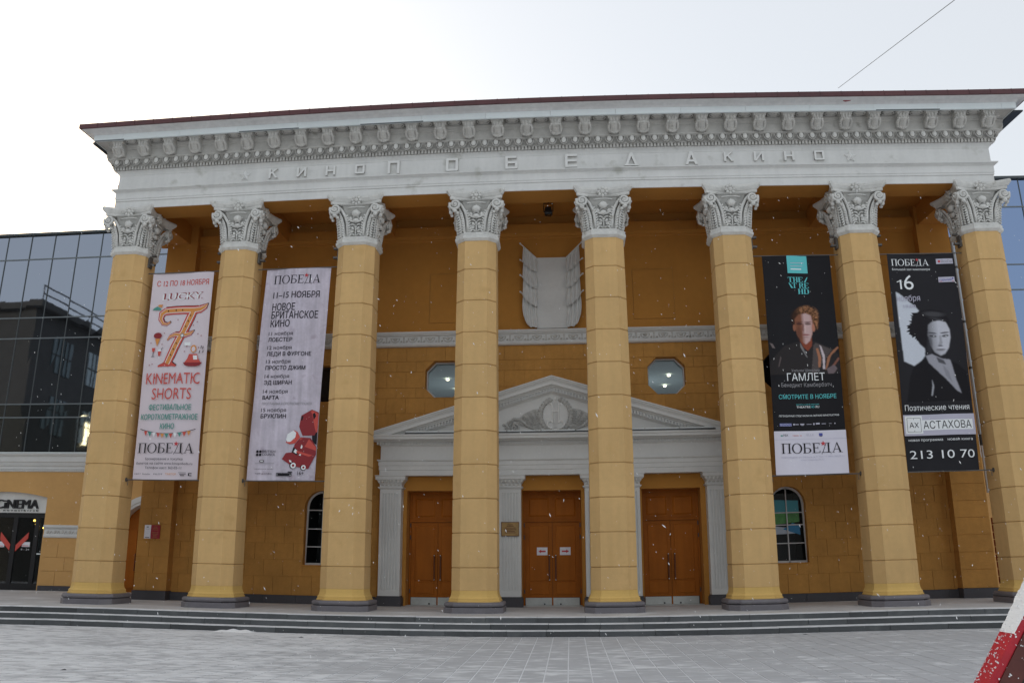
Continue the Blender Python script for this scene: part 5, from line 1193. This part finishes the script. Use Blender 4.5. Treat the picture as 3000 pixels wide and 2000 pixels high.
B3.flat([[(.76, .20), (1.14, .20), (1.14, .215), (.76, .215)], [(.76, .29), (1.10, .29), (1.10, .305), (.76, .305)]], 'plilac'); B3.flat([[(.76, .37), (1.06, .37), (1.06, .40), (.76, .40)]], 'pwhite')
def R_(a, b, c, d): return [(a, c), (b, c), (b, d), (a, d)]
def ser(ch, x, zb, w, h):
    U = lambda a, b, c, d: [(x + a * w, zb - c * h), (x + b * w, zb - c * h), (x + b * w, zb - d * h), (x + a * w, zb - d * h)]
    return {'T': [U(.38, .62, 0, 1), U(0, 1, .93, 1), U(0, .08, .75, .93), U(.92, 1, .75, .93), U(.24, .76, 0, .06)], 'H': [U(.08, .32, 0, 1), U(.68, .92, 0, 1), U(.32, .68, .48, .55), U(0, .4, 0, .06), U(.6, 1, 0, .06), U(0, .4, .94, 1), U(.6, 1, .94, 1)],
            'E': [U(.08, .34, 0, 1), U(.34, .95, .93, 1), U(.34, .98, 0, .07), U(.34, .75, .48, .55), U(.88, .95, .75, .93), U(.9, .98, .07, .27), U(0, .1, .94, 1), U(0, .1, 0, .06)],
            'R': [U(.08, .32, 0, 1), U(.32, .75, .93, 1), U(.32, .75, .48, .55), [(x + .6 * w, zb - h * .93), (x + .9 * w, zb - h * .9), (x + .9 * w, zb - h * .58), (x + .6 * w, zb - h * .55)], [(x + .5 * w, zb - .5 * h), (x + .7 * w, zb - .5 * h), (x + w, zb), (x + .8 * w, zb)], U(0, .4, 0, .06)],
            'D': [U(.08, .32, 0, 1), U(.32, .7, .93, 1), U(.32, .7, 0, .07), [(x + .7 * w, zb - h), (x + .97 * w, zb - .75 * h), (x + .97 * w, zb - .25 * h), (x + .7 * w, zb), (x + .72 * w, zb - .25 * h), (x + .72 * w, zb - .75 * h)], U(0, .1, .94, 1), U(0, .1, 0, .06)],
            '/': [[(x + .1 * w, zb), (x + .45 * w, zb), (x + .95 * w, zb - h), (x + .8 * w, zb - h)]], '\\': [[(x + .0 * w, zb - h), (x + .2 * w, zb - h), (x + .9 * w, zb), (x + .5 * w, zb)]]}[ch]
P = []
for s_, x0, zb, wd in (('THE/', .66, .755, .142), ('\\TRE', .67, .92, .142), ('HD', .92, 1.085, .16)):
    for k, ch in enumerate(s_): P += ser(ch, x0 + k * (wd + .002) - (.05 if ch == 'T' and s_[0] == '\\' else 0), zb, wd * .94, .145)
B3.flat(P, 'pteal', 'lettering')
B3.text([('Уильям Шекспир', .57, 1.33, 3.215, .075)], 'pgrey', -.005)
B3.text([('ГАМЛЕТ', .44, 1.45, 3.455, .205)], 'pwhite', -.012)
B3.text([('Бенедикт Камбербэтч', .27, 1.61, 3.62, .11)], 'pgrey', -.006)
B3.text([('СМОТРИТЕ В НОЯБРЕ', .18, 1.71, 3.935, .115)], 'pteal', .008)
B3.text([('БИЛЕТЫ И ИНФОРМАЦИЯ', .64, 1.24, 4.10, .03), ('HD', 1.02, 1.12, 4.175, .055, .012)], 'pteal', .0)
B3.text([('THEATRE', .64, 1.01, 4.175, .055, .012), ('.RU', 1.13, 1.24, 4.175, .055, .012), ('ЛЕГЕНДАРНЫЕ СПЕКТАКЛИ НА ЭКРАНЕ КИНОТЕАТРОВ', .15, 1.74, 4.40, .045, .008)], 'pwhite')
B3.flat([R_(.16, .48, 4.57, 4.645)], 'pblue')
B3.text([('ШЕКСПИРОВСКИЕ', .165, .475, 4.60, .022, .004), ('СЕЗОНЫ 2015', .165, .475, 4.638, .022, .004)], 'pwhite')
B3.flat([R_(.52, .57, 4.58, 4.62), R_(.58, .67, 4.59, 4.61), R_(.71, .82, 4.58, 4.61), R_(.74, .80, 4.615, 4.63), R_(.88, 1.01, 4.595, 4.607), R_(1.05, 1.09, 4.575, 4.62), R_(1.12, 1.22, 4.57, 4.61), R_(1.27, 1.38, 4.59, 4.605), R_(1.46, 1.53, 4.59, 4.60), R_(1.60, 1.63, 4.58, 4.61)], 'plilac')
B3.grid(.0, 1.88, 4.77, 5.885, 'bwhite', 'white_foot')
B3.flat([R_(.0, 1.88, 4.985, 4.992)], 'plilac'); B3.text([('РБК', .24, .37, 4.905, .055, .004)], 'ink'); B3.flat([R_(.17, .225, 4.87, 4.905)], 'pgreen'); B3.text([('горький', .49, .66, 4.90, .035, .004)], 'pred', 0, .01); B3.flat([cir(.71, 4.89, .014)], 'pred')
B3.text([('ELLE', .86, 1.05, 4.90, .055)], 'plilac'); B3.flat([R_(1.18, 1.27, 4.84, 4.91)], 'pblue'); B3.flat([R_(1.19, 1.26, 4.915, 4.925)], 'ink')
B3.word(.17, 1.76, 5.345, .255); B3.text([('Новосибирск, ул. Ленина, д. 7, тел. +7 (383) 362-02-11', .16, 1.78, 5.46, .038), ('www.kinopobeda.ru', .67, 1.26, 5.53, .035)], 'plilac')
# --- banner 4
def woman(gx, gz):
    n0 = np.random.default_rng(5).random(gx.shape); c = np.zeros(gx.shape + (3,)) + (.023, .0222, .0265)
    WH = (.62, .66, .74)
    shp = pg(gx, gz, [(.15, 1.08), (.24, 1.12), (.42, 1.28), (.66, 1.50), (.74, 1.62), (.62, 1.8), (.56, 2.0), (.55, 2.3), (.66, 2.55), (.78, 2.66), (.76, 2.86), (.62, 3.04), (.48, 3.14), (.30, 3.06), (.17, 3.0), (.15, 2.0)], 3)
    c = blend(c, shp, WH)
    hair = np.maximum(pg(gx, gz, [(.52, 1.75), (.75, 1.62), (1.05, 1.58), (1.35, 1.64), (1.5, 1.85), (1.52, 2.1), (1.3, 2.0), (.95, 1.95), (.86, 2.2), (.86, 2.5), (.80, 2.6), (.62, 2.45), (.50, 2.15)], 2), 0)
    an = np.arctan2(gz - 2.0, gx - .95); spk = (np.sin(an * 31 + 2 * np.sin(an * 7)) * .5 + .5) * .06 + (np.sin(an * 53 + 1) * .5 + .5) * .05 + .05 * np.sin(an * 5)
    rr = np.sqrt(((gx - .95) / 1.0) ** 2 + ((gz - 2.05) / 1.0) ** 2); hair = np.maximum(hair, (np.clip((.50 + spk - rr) / .03, 0, 1)) * (gx < .95) * (gz > 1.66))
    c = blend(c, hair, (.016, .014, .018)); c = blend(c, el(gx, gz, 1.12, 1.72, .26, .07, .1, .8) * .5, (.12, .12, .13)); c = blend(c, el(gx, gz, 1.2, 1.86, .2, .03, .2, .9) * .4, (.10, .10, .11))
    face = pg(gx, gz, [(.93, 2.02), (1.05, 1.93), (1.25, 1.90), (1.42, 1.96), (1.49, 2.15), (1.49, 2.40), (1.42, 2.66), (1.30, 2.82), (1.18, 2.87), (1.03, 2.78), (.93, 2.58), (.89, 2.3)], 3)
    g_ = .20 + .40 * np.clip((gx - .9) / .30, 0, 1) - .10 * np.clip((gz - 2.7) / .15, 0, 1); c = blend(c, face, (0, 0, 0)) + (face * g_)[..., None] * np.array((.96, .97, 1.08))
    for ex, rot in ((1.03, .12), (1.36, -.12)):
        c = blend(c, el(gx, gz, ex, 2.33, .095, .035, rot, .5) * .85, (.06, .06, .07)); c = blend(c, el(gx, gz, ex + .02, 2.335, .022, .016, 0, .6) * .8, (.6, .62, .66)); c = blend(c, el(gx, gz, ex - .01, 2.245, .12, .020, rot + .05, .5) * .85, (.05, .05, .06))
    c = blend(c, pg(gx, gz, [(1.24, 2.3), (1.27, 2.52), (1.22, 2.60), (1.13, 2.60), (1.19, 2.48), (1.2, 2.32)], 2) * .45, (.12, .12, .13)); c = blend(c, el(gx, gz, 1.20, 2.60, .07, .016, 0, .6) * .85, (.04, .04, .05))
    c = blend(c, el(gx, gz, 1.20, 2.705, .13, .024, 0, .5) * .75, (.10, .09, .10)); c = blend(c, el(gx, gz, 1.21, 2.75, .09, .018, 0, .7) * .4, (.22, .21, .23)); c = blend(c, el(gx, gz, .92, 2.55, .07, .25, .1, .8) * .6, (.05, .05, .06))
    suit = pg(gx, gz, [(.15, 4.1), (.30, 3.4), (.45, 3.12), (.72, 2.95), (.9, 2.9), (1.35, 2.98), (1.62, 3.1), (1.82, 3.3), (1.88, 4.1)], 3); c = blend(c, suit, (.013, .012, .015))
    c = blend(c, pg(gx, gz, [(.78, 2.86), (.95, 2.82), (1.20, 2.95), (1.42, 2.98), (1.46, 3.15), (1.52, 3.5), (1.63, 3.88), (1.52, 3.82), (1.30, 3.55), (1.02, 3.25), (.84, 3.05)], 3), (.36, .36, .41))
    c = blend(c, pg(gx, gz, [(1.05, 2.9), (1.25, 3.0), (1.3, 3.12), (1.1, 3.05)], 2) * .8, (.03, .03, .035)); c = blend(c, pg(gx, gz, [(1.2, 3.1), (1.35, 3.3), (1.42, 3.6), (1.25, 3.4)], 3) * .4, (.15, .15, .17))
    c = blend(c, pg(gx, gz, [(.88, 3.5), (.92, 3.68), (.86, 3.92), (.82, 3.95), (.87, 3.7)], 2), (.40, .41, .45))
    return c * (.95 + .1 * n0[..., None])
B4.picture(.0, 1.88, 1.05, 4.08, 150, 240, woman)
B4.word(.10, 1.18, .33, .185, 'pwhite', 'red')
B4.text([('Большой зал кинотеатра', .11, 1.18, .465, .062)], 'pwhite', -.004)
B4.grid(1.37, 1.83, .15, .30, 'plilac'); B4.flat([cir(1.45, .225, .035)], 'red'); B4.text([('ЯсоПа', 1.50, 1.80, .27, .08)], 'pgrey', .0)
B4.grid(1.37, 1.81, .68, .83, 'plilac'); B4.text([('горький', 1.40, 1.72, .79, .07, .006)], 'pblue', 0, .02); B4.flat([cir(1.755, .73, .022)], 'pblue'); B4.flat([R_(1.39, 1.79, .80, .812)], 'red')
B4.flat([[(.285, .74), (.335, .735), (.335, 1.0), (.285, 1.0)], [(.20, .79), (.335, .735), (.335, .765), (.20, .815)]], 'pwhite', 'lettering')
B4.text([('6', .40, .67, 1.01, .43)], 'pwhite', -.005)
B4.text([('ноября', .15, .80, 1.335, .17, -.002)], 'plilac'); B4.text([('19:00', .32, .66, 1.53, .095)], 'plilac', .006)
B4.text([('Поэтические чтения', .07, 1.78, 4.32, .15)], 'pwhite', -.006)
B4.grid(.0, 1.88, 4.43, 4.975, 'plilac', 'grey_band'); B4.grid(.04, .50, 4.46, 4.92, 'pwhite'); B4.grid(.50, 1.82, 4.57, 4.84, 'pwhite')
B4.flat([R_(.09, .46, 4.51, 4.518), R_(.09, .46, 4.87, 4.878), R_(.09, .098, 4.51, 4.878), R_(.452, .46, 4.51, 4.878), R_(.27, .278, 4.52, 4.56), R_(.27, .278, 4.83, 4.87)], 'ink')
B4.text([('АХ', .15, .40, 4.765, .135, -.008), ('АСТАХОВА', .52, 1.78, 4.80, .20, -.008)], 'ink')
B4.text([('новая программа', .09, .98, 5.12, .07), ('новая книга', 1.10, 1.77, 5.12, .07)], 'pwhite', -.005)
B4.text([('213 10 70', .09, 1.78, 5.57, .22, -.004)], 'pwhite')

# ================================================================== things in front and around
b = MB(); n = 30; p0, p1 = Vector((8.10, -.68, 13.38)), Vector((7.40, -15.0, 8.10))
b.tube([p0.lerp(p1, i / n) - Vector((0, 0, .0 * math.sin(PI * i / n))) for i in range(n + 1)], .007, 5)
o = b.build('cable', 'frame', None, label='thin cable running up from the roof edge across the sky', category='cable')

# red A-frame board, snowed on, at the right edge
o = thing('sandwich_board', (3.6, -15, -.37), 'snow dusted red framed standing board out on the paved square', 'board')
def leg(p, q, t, y0, y1, m, name):
    P, Q = Vector((p[0], 0, p[1])), Vector((q[0], 0, q[1])); d_ = (Q - P).normalized(); nn = Vector((-d_.z, 0, d_.x)) * t
    b = MB(); c = [P, Q, Q - nn, P - nn]; b.add([(v.x, y0, v.z) for v in c] + [(v.x, y1, v.z) for v in c], [(0, 1, 2, 3), (7, 6, 5, 4), (0, 4, 5, 1), (1, 5, 6, 2), (2, 6, 7, 3), (3, 7, 4, 0)])
    return b.build(name, m, o, recalc=True)
A_, T_ = (2.475, -.37), (3.64, 1.37)
leg(A_, T_, .045, -15.02, -14.86, 'redpaint', 'side_rail'); leg((A_[0] + .046 * .832, A_[1] - .046 * .555 + 0), (T_[0] + .046 * .832, T_[1] - .046 * .555), .105, -15.03, -14.98, 'brownwood', 'inner_rail')
leg((4.85, -.37), (3.69, 1.37), -.05, -15.02, -14.86, 'redpaint', 'side_rail')
MB().prism([(2.69, -.22), (4.64, -.22), (3.70, 1.25), (3.64, 1.25)], -14.97, -14.95).build('board', 'darkboard', o, recalc=True)
MB().box(3.58, 3.75, -15.03, -14.85, 1.35, 1.41).build('hinge', 'rod', o)
b = MB(); dirv = Vector((T_[0] - A_[0], 0, T_[1] - A_[1])).normalized(); nrm = Vector((-dirv.z, 0, dirv.x))
rs = random.Random(4); n = 200; rings = []
from mathutils import noise as mnoise
for i in range(n + 1):        # a lumpy ridge of snow along the upper part of the rail
    t = 1.33 + .77 * i / n; hgt = .001 + .019 * min(1, i / 90); ring = []
    for k, (y, q) in enumerate(((-15.022, -.5), (-15.03, .2), (-15.02, .7), (-14.99, .95), (-14.95, 1.05), (-14.91, .95), (-14.87, .7), (-14.855, .2), (-14.86, -.5))):
        nz = mnoise.noise((t * 16, k * .8, 0)) * .45 + mnoise.noise((t * 60, k * 2.1, 3)) * .30 + mnoise.noise((t * 150, k * 3, 9)) * .15
        c = Vector((A_[0], 0, A_[1])) + dirv * t; ring.append((c + nrm * hgt * (q + nz * (1 if q > 0 else .3)) + Vector((0, y + nz * .012, 0)))[:])
    rings.append(ring)
b.loft(rings, cap=False, closed=False)
for i in range(620):
    t = 2.1 - 1.9 * rs.random() ** 1.5; side = rs.random() < .75; r = rs.uniform(.0015, .0055)
    p = Vector((A_[0], rs.uniform(-15.02, -14.87), A_[1])) + dirv * t + nrm * .002 if side else Vector((A_[0], -15.035, A_[1])) + dirv * t - nrm * abs(rs.gauss(0, .10))
    for q in range(rs.choice((1, 1, 2, 4))): b.ell(p + Vector((rs.gauss(0, r), rs.gauss(0, r * .4), rs.gauss(0, r))), (r * rs.uniform(.7, 1.5), r * .6, r), 5, 3, rot=rs.random() * 3)
b.build('snow_crust', 'snow', o, kind='stuff')

# little drift of snow against the lowest step
b = MB(); rings = []
for i in range(25):
    t = i / 24; x = -7.3 + .95 * t; h_ = .055 * math.sin(PI * t) ** .8 * (.8 + .25 * math.sin(t * 19)); rings.append([(x, -2.22 - .08 * math.sin(t * 9), -.382), (x, -2.10, -.372 + h_ * .35), (x, -1.96, -.372 + h_ * .8), (x, -1.875, -.372 + h_), (x, -1.85, -.372 + h_)])
b.loft(rings, cap=False, closed=False); b.build('snow_drift', 'snow', None, smooth=True, kind='stuff')

# litter on the square
for k, (x, y, lb_, s_) in enumerate(((-6.54, -8.8, 'small dark leaf lying alone in the open snowy square', .05), (5.44, -2.3, 'dark scrap on the swept paving near the steps', .06), (-5.0, -2.9, 'dark twig on the snow by the steps', .07))):
    b = MB().add([(x - s_, y, -.366), (x, y - s_ * .5, -.362), (x + s_, y + .01, -.366), (x + .01, y + s_ * .4, -.352)], [(0, 1, 2, 3), (3, 2, 1, 0)]); b.build('dry_leaf' if k != 1 else 'scrap', 'frame', None, label=lb_, category='litter')

# buildings across the square, seen in the annex glass
OB = thing('office_building', (-38, -40, -.4), 'dark office block across the square, mirrored in the annex panes', 'building')
fb = MB().box(-46, -31.0, -95, -9, -.4, 15.6).build('facade', 'concrete', OB)
wm = MB().box(-31.0, -30.93, -.85, .85, -1.1, 1.1).xf(lambda x, y, z: (x + 31, y, z)).mesh('window', 'oppwin'); wm2 = MB().box(-31.0, -30.93, -.85, .85, -1.1, 1.1).xf(lambda x, y, z: (x + 31, y, z)).mesh('window', 'oppwin2')
bm_ = MB().box(0, .12, -.03, .03, -1.1, 1.1).box(0, .12, -.85, .85, -.03, .03).box(0, .12, -.45, -.41, -1.1, 1.1).box(0, .12, .41, .45, -1.1, 1.1).mesh('window_bars', 'concrete')
for r in range(4):
    for k in range(20):
        y = -12 - 3.4 * k; z = 2.2 + 3.7 * r; wn = put(wm if (k * 7 + r * 3) % 3 else wm2, 'window', (-31.0, y, z), fb); put(bm_, 'window_bars', (-30.99, y, z), fb)
lw = MB().box(-30.95, -30.90, -16.0, -15.0, 8.3, 9.9).build('window', 'sunglint', fb, label='window with a glowing pane in place of a sun glint')  # glowing pane paints the sun glint, no lamp inside
MB().box(-46.5, -30.4, -95.5, -8.6, 15.6, 16.0).build('roof_slab', 'concrete', OB)
rl = MB(); 
for z in (16.5, 17.0): rl.tube([(-30.7, -95, z), (-30.7, -9, z)], .05, 5)
for k in range(36): rl.tube([(-30.7, -9 - 2.4 * k, 16.0), (-30.7, -9 - 2.4 * k, 17.0)], .04, 5)
rl.build('railing', 'concrete', OB)

# falling snow: flakes everywhere in the air, one mass
fl = MB(); r_ = random.Random(11)
def flake(c, r, st):
    a = Vector((r_.gauss(-.35, .45), r_.gauss(0, .3), 1)).normalized(); u = a.cross(Vector((0, 1, 0))).normalized(); v = a.cross(u); n0 = len(fl.v)
    P = [c + a * r * st, c + u * r * .8, c + v * r * .8, c - u * r * .9, c - v * r * .7, c - a * r * st]
    fl.v += [tuple(p) for p in P]; fl.f += [tuple(i + n0 for i in q) for q in ((0, 1, 2), (0, 2, 3), (0, 3, 4), (0, 4, 1), (5, 2, 1), (5, 3, 2), (5, 4, 3), (5, 1, 4))]; fl.m += [0] * 8
cnt = 0
while cnt < 1700:
    d_ = 2.2 + 17.6 * r_.random() ** .8; ax = r_.uniform(-.74, .66); el_ = r_.uniform(-.16, .47)
    c = Vector((0.58 + d_ * ax, -20.1 + d_, 1.21 + d_ * el_))
    if c.z < -.35 or (c.y > -.3): continue
    flake(c, r_.choice([.002, .0026, .0032, .0045]) * (1 if d_ > 5 else .5), r_.uniform(1.2, 4)); cnt += 1
fo = fl.build('falling_snow', 'snow', None, kind='stuff', label='snowflakes falling through the air in front of the theatre', category='snow')
